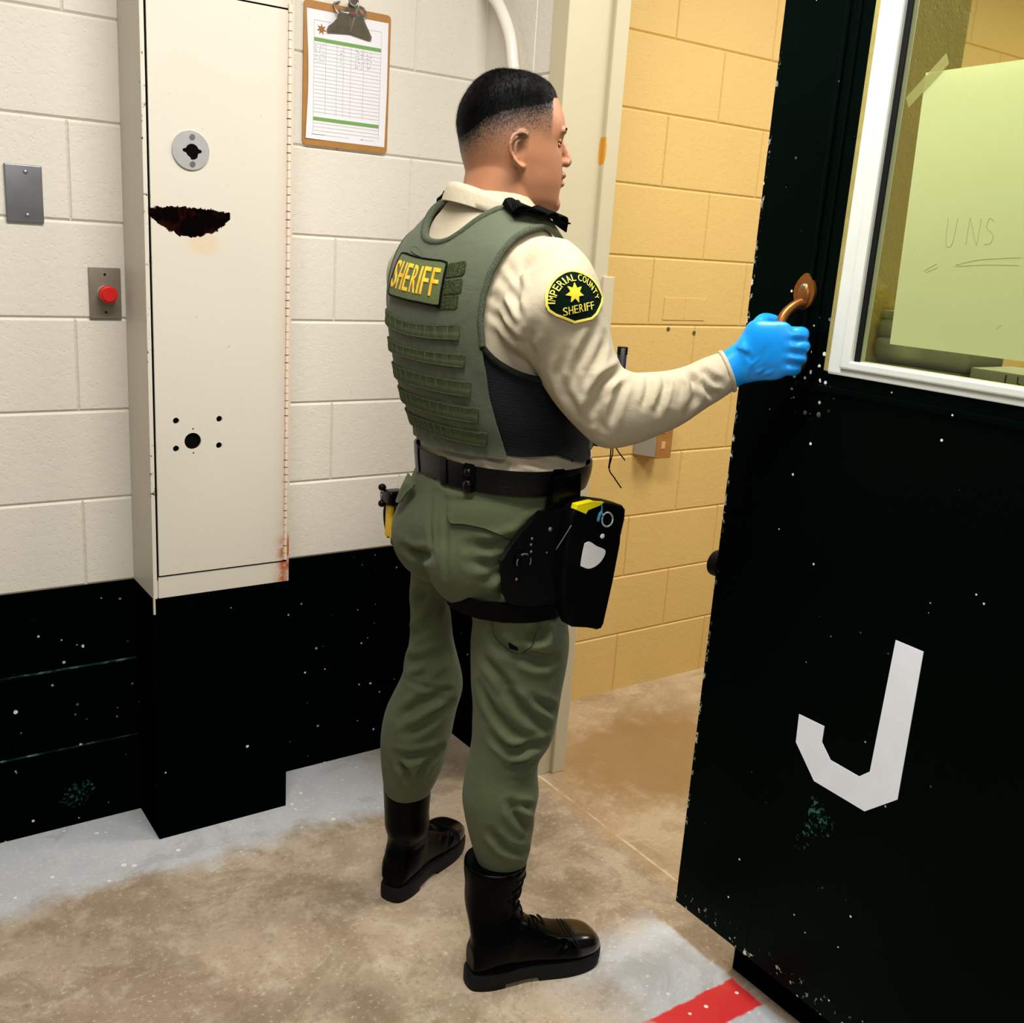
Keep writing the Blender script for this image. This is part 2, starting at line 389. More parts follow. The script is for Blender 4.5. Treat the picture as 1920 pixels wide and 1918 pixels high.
# white glazing frame: outer flat and an inner bead a little prouder
add_box(bm, XD-0.006, XD+0.030, wy0-0.030, wy0, wz0, wz1, 0.003); add_box(bm, XD-0.011, XD+0.030, wy0-fw, wy0-0.026, wz0+0.0105, wz1, 0.004)
add_box(bm, XD-0.0055, XD+0.030, wy1, wy0-0.001, wz0-0.001, wz0+0.014, 0.002); add_box(bm, XD-0.0105, XD+0.030, wy1, wy0-0.026, wz0+0.011, wz0+0.025, 0.003)
add_box(bm, XD-0.006, XD+0.030, wy1, wy0-0.02, wz1-0.03, wz1, 0.002); add_box(bm, XD-0.006, XD+0.030, wy1, wy1+0.03, wz0, wz1, 0.002)
wf = put(obj('window_frame', bm, M_white_metal), door)
bm = bmesh.new(); add_box(bm, XD-0.004, XD+0.010, wy0, wy0+0.010, wz0+0.002, wz1, 0.002)
put(obj('putty_strip', bm, M_putty), door)
bm = bmesh.new(); add_box(bm, XD-0.001, XD+0.004, wy0-fw-0.009, wy0-fw+0.001, wz0+0.024, wz1, 0.001)
put(obj('gasket', bm, M_rubber), door)
t = NT('tinted_glass')
fr = t.n('ShaderNodeFresnel', ins={'IOR': 1.45}).outputs[0]
tr = t.n('ShaderNodeBsdfTransparent', ins={0: (0.93, 0.955, 0.79, 1)}).outputs[0]
gl = t.n('ShaderNodeBsdfGlossy', ins={0: (1, 1, 1, 1), 'Roughness': 0.03}).outputs[0]
ms = t.n('ShaderNodeMixShader'); t.link(t.math('MULTIPLY', fr, 0.55), ms.inputs[0]); t.link(tr, ms.inputs[1]); t.link(gl, ms.inputs[2])
t.link(ms.outputs[0], t.out.inputs[0])
bm = bmesh.new(); add_box(bm, XD+0.004, XD+0.009, wy1+0.02, wy0-fw-0.006, wz0+0.012, wz1-0.02)
put(obj('window_glass', bm, t.m), door)
# letter J, stencilled on the lower panel
J = [(-1.467, .851), (-1.519, .850), (-1.520, .585), (-1.464, .533), (-1.354, .536), (-1.303, .590), (-1.301, .645), (-1.358, .646), (-1.358, .615), (-1.381, .591), (-1.442, .589), (-1.461, .608)]
bm = bmesh.new(); add_prism(bm, J, lambda u, v, d: Vector((XD-d, u, v)), 0.0002, 0.0012)
put(obj('letter', bm, plain('white_stencil_paint', srgb(238, 241, 246), 0.5, nscale=25, namt=0.06)), door)['label'] = 'white block letter J on the lower panel'
# pull handle
h = bmesh.new()
def esc(zc, s):
    pts = []
    for k in range(20):
        a = 2*math.pi*k/20
        w = 0.0185*(1+0.25*s*math.sin(a)*-1); pts.append((-1.188+w*math.cos(a)*(1.0 if s else 1), zc+0.029*math.sin(a)))
    return pts
# leaf-shaped mounting plates, pointed away from the grip
def plate(zc, up):
    out = []
    for k in range(24):
        a = 2*math.pi*k/24; s = math.sin(a); taper = 1-0.40*max(0, s*up)**1.8
        out.append((-1.186+0.0225*math.cos(a)*taper, zc+(0.031 if up > 0 else 0.024)*s))
    return out
add_prism(h, plate(1.392, 1), lambda u, v, d: Vector((XD-d, u, v)), 0.0, 0.006)
add_prism(h, plate(1.274, -1), lambda u, v, d: Vector((XD-d, u, v)), 0.0, 0.006)
add_ball(h, (XD-0.006, -1.186, 1.385), 0.016, (0.45, 0.85, 1.35)); add_ball(h, (XD-0.006, -1.186, 1.276), 0.014, (0.45, 0.85, 1.2))
put(autosmooth(obj('handle_plates', h, M_bronze)), door)
h = bmesh.new()
add_tube(h, [(XD-0.005, -1.186, 1.372), (XD-0.022, -1.184, 1.368), (XD-0.043, -1.181, 1.350), (XD-0.054, -1.180, 1.318), (XD-0.054, -1.180, 1.306), (XD-0.050, -1.180, 1.294), (XD-0.040, -1.181, 1.284), (XD-0.022, -1.184, 1.278), (XD-0.005, -1.186, 1.277)], [0.0105, 0.0085, 0.0085, 0.0095, 0.0105, 0.0095, 0.0085, 0.0085, 0.0105], 14, smooth_per=5)
grip = put(obj('handle_grip', h, M_bronze, smooth=True), door)
h = bmesh.new()
for zc in (1.400, 1.262): add_ball(h, (XD-0.009, -1.186, zc), 0.0055, (0.6, 1, 1), 12)
put(obj('screw', h, M_steel, smooth=True), door)
h = bmesh.new(); add_cyl(h, (XD+0.022, YD0+0.011, 0.853), (0, 1, 0), 0.026, 0.022, 28); add_cyl(h, (XD+0.022, YD0+0.020, 0.853), (0, 1, 0), 0.021, 0.010, 28, 0.012)
put(autosmooth(obj('bumper', h, M_rubber)), door)

# ------------------------------------------------------------------ behind the glass
t = NT('pale_board'); co = t.geo()
mark = t.smooth(t.noise(co, 55, 2), 0.74, 0.80); dirt = t.noise(co, 9, 4)
t.set(t.mix(t.math('MULTIPLY', mark, 0.35), t.mix(dirt, srgb(236, 236, 226), srgb(244, 244, 236)), srgb(96, 92, 78)), 0.7)
bdt = thing('paper_board', 'large pale sheet taped inside the door window with faint pencil letters', 'board', (1.464, -1.52, 1.32))
bm = bmesh.new()
vs = [(-1.358, 1.322), (-1.346, 1.732), (-1.90, 1.748), (-1.90, 1.325)]
add_prism(bm, vs, lambda u, v, d: Vector((1.463+d, u, v)), 0, 0.003); put(obj('sheet', bm, t.m), bdt)
# faint pencil strokes: U N and two rules
bm = bmesh.new()
def stroke(pts, w=0.0005):
    add_tube(bm, [Vector((1.4629, u-.030, v)) for u, v in pts], w, 4, smooth_per=4)
stroke([(-1.395, 1.520), (-1.397, 1.488), (-1.402, 1.478), (-1.409, 1.484), (-1.411, 1.520)]); stroke([(-1.431, 1.482), (-1.431, 1.521)]); stroke([(-1.431, 1.521), (-1.448, 1.482)]); stroke([(-1.449, 1.482), (-1.449, 1.520)])
stroke([(-1.470, 1.517), (-1.462, 1.521), (-1.460, 1.508), (-1.472, 1.498), (-1.470, 1.486), (-1.460, 1.484)])
stroke([(-1.42, 1.452), (-1.46, 1.462), (-1.52, 1.468)]); stroke([(-1.42, 1.450), (-1.47, 1.455), (-1.52, 1.457)]); stroke([(-1.368, 1.440), (-1.388, 1.452)]); stroke([(-1.372, 1.438), (-1.390, 1.446)])
put(obj('pencil_marks', bm, plain('pencil_grey', srgb(204, 204, 190), 0.8)), bdt)
t = NT('clear_tape'); tr = t.n('ShaderNodeBsdfTransparent').outputs[0]; df = t.n('ShaderNodeBsdfDiffuse', ins={0: (*srgb(206, 200, 170), 1)}).outputs[0]
ms = t.n('ShaderNodeMixShader', ins={0: 0.42}); t.link(tr, ms.inputs[1]); t.link(df, ms.inputs[2]); t.link(ms.outputs[0], t.out.inputs[0])
bm = bmesh.new()
add_prism(bm, [(-1.318, 1.698), (-1.326, 1.683), (-1.384, 1.741), (-1.377, 1.757)], lambda u, v, d: Vector((1.4615+d, u, v)), 0, 0.0004); put(obj('tape', bm, t.m), bdt)

M_blanket = plain('grey_green_blanket', srgb(138, 140, 112), 0.9, spec=0.1, nscale=30, namt=0.18, bump=0.4, bscale=120, bdist=0.003)
bl = thing('folded_blankets', 'grey green blankets folded in a pile behind the door glass', 'blankets', (1.590, -1.34, 1.206))
zz = 1.206
for i, hgt in enumerate((0.042, 0.036, 0.040, 0.030, 0.018)):
    bm = bmesh.new(); w = 0.004*math.sin(i*2.1)
    add_box(bm, 1.548+w, 1.655, -1.445+w, -1.268, zz, zz+hgt-0.001, min(0.012, hgt*0.4), 4)
    for v in bm.verts: v.co.z += 0.003*math.sin(v.co.y*40+i)*(1 if v.co.z > zz+0.002 else 0) ; v.co.x += 0.002*math.sin(v.co.y*55+i*2)
    put(obj('blanket', bm, M_blanket, smooth=True), bl); zz += hgt
ct = thing('carton', 'pale green carton with dark letters lying behind the door glass', 'carton', (1.59, -1.60, 1.206))
bm = bmesh.new(); add_box(bm, 1.545, 1.655, -1.78, -1.462, 1.206, 1.275, 0.003); put(obj('box', bm, plain('pale_green_card', srgb(160, 178, 156), 0.7, nscale=8)), ct)
bm = bmesh.new(); add_box(bm, 1.541, 1.658, -1.785, -1.458, 1.2752, 1.297, 0.002); put(obj('lid', bm, plain('grey_green_card', srgb(142, 146, 112), 0.7, nscale=8)), ct)
bm = bmesh.new()
for a in ([(-1.518, 1.279), (-1.518, 1.293)], [(-1.511, 1.279), (-1.525, 1.279)], [(-1.537, 1.293), (-1.538, 1.283), (-1.546, 1.279), (-1.553, 1.283), (-1.554, 1.293)], [(-1.566, 1.279), (-1.566, 1.293)], [(-1.566, 1.293), (-1.576, 1.279)], [(-1.576, 1.279), (-1.576, 1.293)]):
    add_tube(bm, [Vector((1.5405, u, v)) for u, v in a], 0.0011, 5)
put(obj('lettering', bm, plain('marker_ink', (0.01, 0.012, 0.01), 0.7)), ct)

# ------------------------------------------------------------------ pipe chase cabinet on the back wall
def cabinet_paint():
    t = NT('cream_cabinet_paint'); co = t.geo(); x, y, z = t.sep(co)
    col = t.mix(t.noise(co, 2.2, 4), srgb(200, 193, 176), srgb(212, 206, 190))
    sp = t.smooth(t.noise(co, 70, 2), 0.74, 0.80)
    col = t.mix(t.math('MULTIPLY', sp, 0.35), col, srgb(120, 112, 96))
    # rust bleeding along the hinge, and under the bare patch
    hx = t.smooth(x, 0.885, 0.934); n = t.noise(co, 22, 4, 0.7)
    low = t.math('SUBTRACT', 1.0, t.smooth(z, 0.68, 0.78)); top = t.smooth(z, 1.45, 1.75)
    hr = t.math('MULTIPLY', t.math('MULTIPLY', hx, hx), t.math('ADD', t.math('MULTIPLY', low, t.smooth(n, .42, .6)), 0.20))
    col = t.mix(hr, col, srgb(176, 92, 44))
    dx = t.math('DIVIDE', t.math('SUBTRACT', x, 0.742), 0.035); dz = t.math('DIVIDE', t.math('SUBTRACT', z, 1.395), 0.026)
    rr = t.math('ADD', t.math('MULTIPLY', dx, dx), t.math('MULTIPLY', dz, dz))
    col = t.mix(t.math('MULTIPLY', t.math('SUBTRACT', 1.0, t.smooth(rr, 0.0, 1.6)), 0.35), col, srgb(214, 172, 104))
    # bare rusted patch
    px = t.math('DIVIDE', t.math('SUBTRACT', x, 0.714), 0.087); nz = t.math('MULTIPLY', t.math('SUBTRACT', t.noise(co, 75, 3, 0.7), 0.5), 0.020)
    up = t.math('SUBTRACT', 1.466, t.math('MULTIPLY', t.math('MULTIPLY', px, px), 0.006))
    lo = t.math('ADD', 1.407, t.math('MULTIPLY', t.math('MULTIPLY', px, px), 0.040))
    zn = t.math('ADD', z, nz)
    inx = t.math('SUBTRACT', 1.0, t.smooth(t.math('ABSOLUTE', t.math('ADD', px, t.math('MULTIPLY', nz, 3.0))), 0.97, 1.0))
    patch = t.math('MULTIPLY', t.math('MULTIPLY', t.smooth(zn, t_lo(t, lo, -0.001), t_lo(t, lo, 0.001)), t.math('SUBTRACT', 1.0, t.smooth(zn, t_lo(t, up, -0.001), t_lo(t, up, 0.001)))), inx)
    rust = t.mix(t.smooth(t.noise(co, 40, 3), 0.45, 0.7), (0.0012, 0.0004, 0.0003), (0.016, 0.0025, 0.0012))
    col = t.mix(patch, col, rust)
    # chipped dark edge by the latch side
    ed = t.math('MULTIPLY', t.math('SUBTRACT', 1.0, t.smooth(x, 0.626, 0.637)), t.smooth(t.noise(co, 45, 3, .7), 0.60, 0.66))
    col = t.mix(t.math('MULTIPLY', ed, t.math('MULTIPLY', t.smooth(z, 0.75, 0.85), t.math('LESS_THAN', y, -0.15))), col, srgb(52, 46, 40))
    t.bump(t.math('ADD', t.noise(co, 130, 2), t.math('MULTIPLY', t.noise(co, 10, 3), 0.6)), 0.12, 0.002)
    return t.set(col, t.mix(patch, (0.42,)*3, (0.95,)*3), 0, t.math('SUBTRACT', 0.4, t.math('MULTIPLY', patch, 0.38)))
def t_lo(t, s, d): return t.math('ADD', s, d)
M_cab = cabinet_paint()
X0, X1, YC = 0.620, 0.942, -0.160
cab = thing('chase_cabinet', 'tall cream steel wall cabinet with a rust patch and black painted foot', 'cabinet', ((X0+X1)/2, YC/2, 0))
M_gap_shade = plain('gap_shade_black', (0.004, 0.0035, 0.003), 0.9, spec=0.0)  # near-black fill: shade of the door gap and keyhole put into colour
bm = bmesh.new()
xa = X0+0.012
add_box(bm, X0, X1, YC+0.004, -0.0, 0.612, ZC, 0.001)
add_box(bm, X0, xa-0.003, YC-0.001, YC+0.006, 0.612, ZC, 0.0012)             # latch stile lip
add_box(bm, X1-0.006, X1, YC-0.001, YC+0.006, 0.612, ZC, 0.0012)
add_box(bm, xa, X1-0.006, YC, YC+0.006, 0.612, 0.662, 0.0008); add_box(bm, xa, X1-0.006, YC, YC+0.006, 1.884, ZC, 0.0008)
put(obj('body', bm, M_cab), cab)
bm = bmesh.new(); add_box(bm, xa-0.004, X1-0.005, YC+0.0025, YC+0.0045, 0.655, 1.892); put(obj('door_gap_shade', bm, M_gap_shade), cab)  # dark sheet standing for the shade round the door panel
# door panel with its drilled holes (boolean cut)
bm = bmesh.new(); add_box(bm, xa+0.001, X1-0.016, YC-0.003, YC+0.002, 0.666, 1.880, 0.0008)
panel = put(obj('cabinet_door', bm, M_cab), cab)
holes = [(0.713, 0.970, 0.0185)]+[(x, z, 0.0068) for x, z in ((0.677, 1.017), (0.773, 1.017), (0.676, 0.955), (0.772, 0.957))]+[(0.714, 0.997, 0.002), (0.714, 0.943, 0.002)]
bm = bmesh.new()
for x, z, r in holes: add_cyl(bm, (x, YC, z), (0, 1, 0), r, 0.05, 28)
add_cyl(bm, (0.719, YC, 1.579), (0, 1, 0), 0.014, 0.05, 24)
cut = obj('cut', bm)
md = panel.modifiers.new('b', 'BOOLEAN'); md.object = cut; md.operation = 'DIFFERENCE'; md.solver = 'EXACT'
bpy.context.view_layer.update()
me = bpy.data.meshes.new_from_object(panel.evaluated_get(bpy.context.evaluated_depsgraph_get()))
panel.modifiers.clear(); panel.data = me; bpy.data.objects.remove(cut)
# lock escutcheon and its painted keyhole shade
bm = bmesh.new()
add_cyl(bm, (0.7165, YC-0.0045, 1.5795), (0, 1, 0), 0.0385, 0.004, 40)
esc_o = obj('lock_plate', bm, plain('scratched_zinc', srgb(186, 184, 182), 0.42, 0.55, nscale=60, namt=0.15))
put(autosmooth(esc_o), cab)
kp = [(0.719+(.0135 if k % 1 == 0 else 0)*math.cos(a)+(.006 if abs(math.sin(a)) < .3 else 0)*(1 if math.cos(a) > 0 else -1), 1.579+.0135*math.sin(a)-(.004 if math.sin(a) < -.5 and math.cos(a) > -.2 else 0)) for k, a in enumerate([2*math.pi*i/36 for i in range(36)])]
bm = bmesh.new(); add_prism(bm, kp, lambda u, v, d: Vector((u, YC-d, v)), 0.003, 0.0068); put(obj('keyway_shade', bm, M_gap_shade), cab)  # black shape flush on the plate, painted shade instead of a hole
for z in (1.606, 1.553):
    bm = bmesh.new(); add_cyl(bm, (0.7195, YC-0.0072, z), (0, 1, 0), 0.0056, 0.0016, 16); s_ = obj('screw', bm, M_steel); put(s_, cab)
# piano hinge
bm = bmesh.new()
z = 0.668; i = 0
while z < 1.878:
    add_cyl(bm, (X1-0.0105, YC-0.0025, z+0.0085), (0, 0, 1), 0.0042 if i % 2 else 0.0038, 0.0165, 10); z += 0.0175; i += 1
add_box(bm, X1-0.0165, X1-0.0055, YC-0.001, YC+0.001, 0.667, 1.879)
t = NT('rusty_cream_hinge'); co = t.geo(); z_ = t.sep(co)[2]
lines = t.math('ABSOLUTE', t.math('SUBTRACT', t.math('FRACT', t.math('DIVIDE', t.math('SUBTRACT', z_, 0.668), 0.0175)), 0.5))
gap = t.math('MULTIPLY', t.smooth(lines, 0.40, 0.47), t.smooth(t.noise(co, 25, 3), 0.40, 0.58))
t.set(t.mix(gap, t.mix(t.noise(co, 12, 3), srgb(226, 214, 196), srgb(222, 200, 174)), srgb(120, 72, 40)), 0.5)
put(autosmooth(obj('hinge', bm, t.m)), cab)
bm = bmesh.new(); add_box(bm, X0+0.0005, X1-0.0005, YC, 0.0, 0.0, 0.6125, 0.0015); put(obj('painted_foot', bm, black_paint('black_green_cabinet_paint', 0.9, size=0.8, sheen=0.0)), cab)
bm = bmesh.new(); add_box(bm, X0-0.0002, X0+0.004, YC-0.0013, YC+0.004, 0.575, 0.615); put(obj('bare_corner', bm, plain('old_cream_edge', srgb(196, 190, 150), 0.6)), cab)

# ------------------------------------------------------------------ plates on the wall
t = NT('dull_steel_plate'); co = t.geo()
t.set(t.mix(t.noise(co, 18, 4), srgb(112, 112, 114), srgb(150, 150, 152)), 0.38, 0.7)
bp = thing('blank_wall_plate', 'blank steel cover plate with two screws on the white block wall', 'wall plate', (0.4245, 0, 1.471))
bm = bmesh.new(); add_box(bm, 0.389, 0.460, -0.007, 0.001, 1.414, 1.528, 0.0028, 3); put(autosmooth(obj('plate', bm, t.m), 60), bp)
for z in (1.5135, 1.4285):
    bm = bmesh.new(); add_ball(bm, (0.4285, -0.0072, z), 0.0044, (1, 0.45, 1), 14); put(obj('screw', bm, M_steel, smooth=True), bp)
rb = thing('push_button', 'round red push button on a grey brown steel plate by the cabinet', 'push button', (0.577, 0, 1.275))
t = NT('brown_grey_plate'); co = t.geo(); t.set(t.mix(t.noise(co, 22, 4), srgb(118, 108, 94), srgb(146, 136, 120)), 0.42, 0.35)
bm = bmesh.new(); add_box(bm, 0.5435, 0.6105, -0.005, 0.001, 1.220, 1.329, 0.0015); put(autosmooth(obj('plate', bm, t.m)), rb)
bm = bmesh.new(); add_cyl(bm, (0.5775, -0.010, 1.274), (0, 1, 0), 0.0175, 0.012, 28); put(autosmooth(obj('collar', bm, plain('worn_white_collar', srgb(206, 196, 186), 0.5))), rb)
bm = bmesh.new(); add_cyl(bm, (0.5775, -0.026, 1.274), (0, 1, 0), 0.0185, 0.024, 32); 
bmesh.ops.bevel(bm, geom=[e for e in bm.edges if len(e.link_faces) == 2 and any(len(f.verts) > 4 for f in e.link_faces)], offset=0.004, segments=3, affect='EDGES')
put(autosmooth(obj('button', bm, plain('red_plastic', srgb(200, 22, 16), 0.4)), 60), rb)
for z in (1.315, 1.234):
    bm = bmesh.new(); add_cyl(bm, (0.577, -0.0055, z), (0, 1, 0), 0.0026, 0.002, 12); put(obj('screw', bm, M_rubber), rb)
# steel box with timber side on the corridor wall
yb = thing('corridor_wall_box', 'small rusty brown box with grey side on the yellow corridor wall', 'wall box', (2.215, 0, 0.880))
bm = bmesh.new(); add_box(bm, 2.165, 2.262, -0.070, -0.002, 0.812, 0.955, 0.003)
for v in bm.verts:
    if v.co.y < -0.03 and v.co.x < 2.2: v.co.x += 0.030
put(obj('case', bm, plain('rusty_brown_paint', srgb(158, 108, 48), 0.5, nscale=20, namt=0.3)), yb)
bm = bmesh.new()
add_prism(bm, [(-0.069, 0.818), (-0.004, 0.818), (-0.004, 0.955), (-0.069, 0.955)], lambda u, v, d: Vector((2.164-d+(0.030 if u < -0.03 else 0), u, v)), 0.0, 0.0015); put(obj('side_plate', bm, plain('grey_paint', srgb(150, 146, 136), 0.5)), yb)
for z in (0.855, 0.905):
    bm = bmesh.new(); add_box(bm, 2.216, 2.232, -0.0715, -0.069, z-0.012, z+0.012, 0.001); put(obj('label_plate', bm, plain('tan_label', srgb(206, 160, 108), 0.5)), yb)
# two plugged screw holes and the ghost of a plate on the corridor wall
PLUGS = ((2.261, 1.209), (2.374, 1.198))
for x, z in PLUGS:
    bm = bmesh.new(); add_cyl(bm, (x, -0.0005, z), (0, 1, 0), 0.0065, 0.003, 12)
    tag(obj('wall_plug', bm, plain('rusty_plug', srgb(92, 74, 40), 0.8)), ('rusty screw plug in the yellow wall, left of a pair' if x < 2.3 else 'rusty screw plug in the yellow wall, right of a pair'), 'screw plug', 'screw plugs in the yellow wall')

bm = bmesh.new(); add_box(bm, 2.232, 2.320, -0.0022, 0.004, 1.237, 1.306, 0.0012); add_box(bm, 2.321, 2.412, -0.0022, 0.004, 1.237, 1.306, 0.0012)
add_box(bm, 2.236, 2.408, -0.0012, 0.004, 1.239, 1.304)
tag(obj('cover_plate', bm, M_yellow), 'painted over cover plate standing slightly proud of the yellow wall', 'cover plate')

# ------------------------------------------------------------------ conduit
bm = bmesh.new()
add_tube(bm, [(1.499, -0.176, 1.0), (1.499, -0.176, 1.40), (1.499, -0.176, 1.80), (1.499, -0.170, 1.860), (1.499, -0.148, 1.925), (1.499, -0.098, 1.992), (1.499, -0.050, 2.035), (1.499, -0.030, 2.10), (1.499, -0.028, 2.30), (1.499, -0.028, ZC)], 0.0145, 16, smooth_per=5)
tag(obj('conduit', bm, plain('cream_pipe_paint', srgb(224, 218, 204), 0.35, nscale=8, namt=0.05), smooth=True), 'cream painted conduit bending into the corner above the head of the man', 'conduit')

# ------------------------------------------------------------------ clipboard
cb = thing('clipboard', 'brown clipboard holding a ruled log sheet on the white wall', 'clipboard', (1.142, 0, 1.785))
t = NT('brown_hardboard'); co = t.geo(); t.set(t.mix(t.noise(co, 30, 4), srgb(146, 98, 40), srgb(176, 124, 58)), 0.5)
bm = bmesh.new(); add_prism(bm, rrect(1.031, 1.253, 1.630, 1.942, 0.010), lambda u, v, d: Vector((u, -d, v)), 0.001, 0.0045); put(obj('board', bm, t.m), cb)
# paper
M_paper = plain('white_paper', srgb(222, 220, 222), 0.75, spec=0.2)
def pap(u, v):  # slightly curled sheet
    cu = (u-1.139)/0.1; cv = (v-1.78)/0.13
    return -0.0052-0.0016*max(0, cu)**2*(1+cv)*0.5-0.0010*max(0, -cu)**2*(1-cv)
bm = bmesh.new(); nu, nv = 14, 18; g = []
for i in range(nu+1):
    row = []
    for j in range(nv+1):
        v = 1.644+(1.924-1.644)*j/nv; u = 1.040+(1.246-1.040)*i/nu+0.003*math.cos((v-1.78)*18)*(1 if i == 0 else 0.3)
        row.append(bm.verts.new((u, pap(u, v), v)))
    g.append(row)
for i in range(nu):
    for j in range(nv): bm.faces.new((g[i][j], g[i+1][j], g[i+1][j+1], g[i][j+1]))
pp = put(obj('log_sheet', bm, M_paper, smooth=True), cb)
M_line = plain('printed_rule', srgb(168, 168, 172), 0.8); M_ink = plain('pencil_ink', srgb(104, 104, 108), 0.8); M_green = plain('green_header', srgb(108, 152, 82), 0.8)
def strip(bm, u0, u1, v0, v1, mi, lift=0.0004):
    n = 6
    for k in range(n):
        a, b = u0+(u1-u0)*k/n, u0+(u1-u0)*(k+1)/n
        q = [bm.verts.new((u, pap(u, v)-lift, v)) for u, v in ((a, v0), (b, v0), (b, v1), (a, v1))]
        bm.faces.new(q).material_index = mi
bm = bmesh.new()
A, B = 1.056, 1.228
for zt in (1.862, 1.690): strip(bm, A, B, zt-0.0045, zt+0.0035, 1, 0.0005)
z = 1.852
while z > 1.700: strip(bm, A, B, z-0.0004, z+0.0004, 0); z -= 0.0082
z = 1.680
while z > 1.656: strip(bm, A, B, z-0.0004, z+0.0004, 0); z -= 0.0082
for x in (A, 1.086, 1.114, 1.131, 1.150, 1.183, B): strip(bm, x-0.0004, x+0.0004, 1.700 if A < x < B else 1.655, 1.858 if A < x < B else 1.902, 0)
strip(bm, A, B, 1.9016, 1.9024, 0)
strip(bm, 1.052, 1.086, 1.6545, 1.6555, 2); strip(bm, 1.086, 1.150, 1.6547, 1.6553, 0); strip(bm, 1.180, 1.187, 1.6545, 1.6557, 2); strip(bm, 1.187, 1.217, 1.6547, 1.6553, 0)
rr = random.Random(3)
for row in range(5):                                  # handwritten entries
    zz = 1.848-row*0.0082
    for x0, n, w in ((1.058, 3, .008), (1.122, 1, .008), (1.160, 2, .006), (1.176, 1, .005), (1.190, 2, .006)):
        for k in range(n):
            x = x0+k*w*1.1
            for _ in range(3):
                a = (x+rr.random()*w*.8, zz-.002+rr.random()*.005); b = (a[0]+rr.uniform(-.0015, .003), a[1]+rr.uniform(-.003, .003))
                d = Vector((b[0]-a[0], b[1]-a[1])); L = max(d.length, 1e-4); nrm = Vector((-d.y, d.x))/L*0.00035
                q = [bm.verts.new((p[0], pap(p[0], p[1])-0.0006, p[1])) for p in ((a[0]+nrm.x, a[1]+nrm.y), (b[0]+nrm.x, b[1]+nrm.y), (b[0]-nrm.x, b[1]-nrm.y), (a[0]-nrm.x, a[1]-nrm.y))]
                bm.faces.new(q).material_index = 2
put(link('printed_form', mesh_of(bm, 'printed_form'), [M_line, M_green, M_ink]), pp)
def star_pts(cx, cz, r0, r1, n=7, rot=90):
    return [(cx+(r0 if k % 2 == 0 else r1)*math.cos(R(rot+180*k/n)), cz+(r0 if k % 2 == 0 else r1)*math.sin(R(rot+180*k/n))) for k in range(2*n)]
bm = bmesh.new(); add_prism(bm, star_pts(1.074, 1.884, 0.0125, 0.0058), lambda u, v, d: Vector((u, pap(u, v)-d, v)), 0.0003, 0.0006)
put(obj('star_emblem', bm, plain('brown_print', srgb(150, 96, 44), 0.8)), pp)['label'] = 'brown printed seven pointed star'
# spring clip
t = NT('tarnished_clip_steel'); co = t.geo(); t.set(t.mix(t.noise(co, 60, 3), srgb(120, 112, 94), srgb(160, 152, 134)), 0.35, 0.8)
bm = bmesh.new()
prof = [(1.085, 1.884), (1.088, 1.893), (1.096, 1.899), (1.112, 1.902), (1.122, 1.910), (1.127, 1.926), (1.130, 1.940), (1.134, 1.957), (1.152, 1.957), (1.157, 1.940), (1.160, 1.926), (1.166, 1.910), (1.178, 1.902), (1.192, 1.896), (1.200, 1.886), (1.198, 1.878), (1.190, 1.879), (1.144, 1.886), (1.096, 1.881), (1.088, 1.879)]
def clipd(u, v): return 0.009+0.014*max(0.0, min(1, (v-1.884)/0.055))-0.06*(u-1.1425)**2
front = [bm.verts.new((u, -clipd(u, v)-0.002, v)) for u, v in prof]; back = [bm.verts.new((u, -clipd(u, v), v)) for u, v in prof]
bm.faces.new(front); bm.faces.new(back)
for i in range(len(prof)): bm.faces.new((front[i], front[(i+1) % len(prof)], back[(i+1) % len(prof)], back[i]))
for f in [f for f in bm.faces if len(f.verts) > 4]: bmesh.ops.triangulate(bm, faces=[f])
clip = put(obj('clip', bm, t.m), cb)
bm = bmesh.new()
add_tube(bm, [(1.112, -0.018, 1.920), (1.104, -0.012, 1.932), (1.104, -0.006, 1.944), (1.118, -0.006, 1.950)], 0.0022, 8, smooth_per=4)
add_tube(bm, [(1.174, -0.018, 1.920), (1.182, -0.012, 1.932), (1.182, -0.006, 1.944), (1.168, -0.006, 1.950)], 0.0022, 8, smooth_per=4)
add_cyl(bm, (1.143, -0.016, 1.926), (1, 0, 0), 0.006, 0.060, 14)
put(obj('spring', bm, M_steel, smooth=True), clip)
bm = bmesh.new()
ring = [(1.143+0.011*math.cos(a), -0.027, 1.953+0.011*math.sin(a)) for a in [2*math.pi*k/20 for k in range(21)]]
add_tube(bm, ring, 0.0022, 8); put(obj('hang_ring', bm, M_steel, smooth=True), clip)
bm = bmesh.new(); add_box(bm, 1.133, 1.153, -0.0245, -0.0235, 1.9235, 1.9275); put(obj('red_label', bm, plain('dull_red', srgb(120, 30, 24), 0.6)), clip)
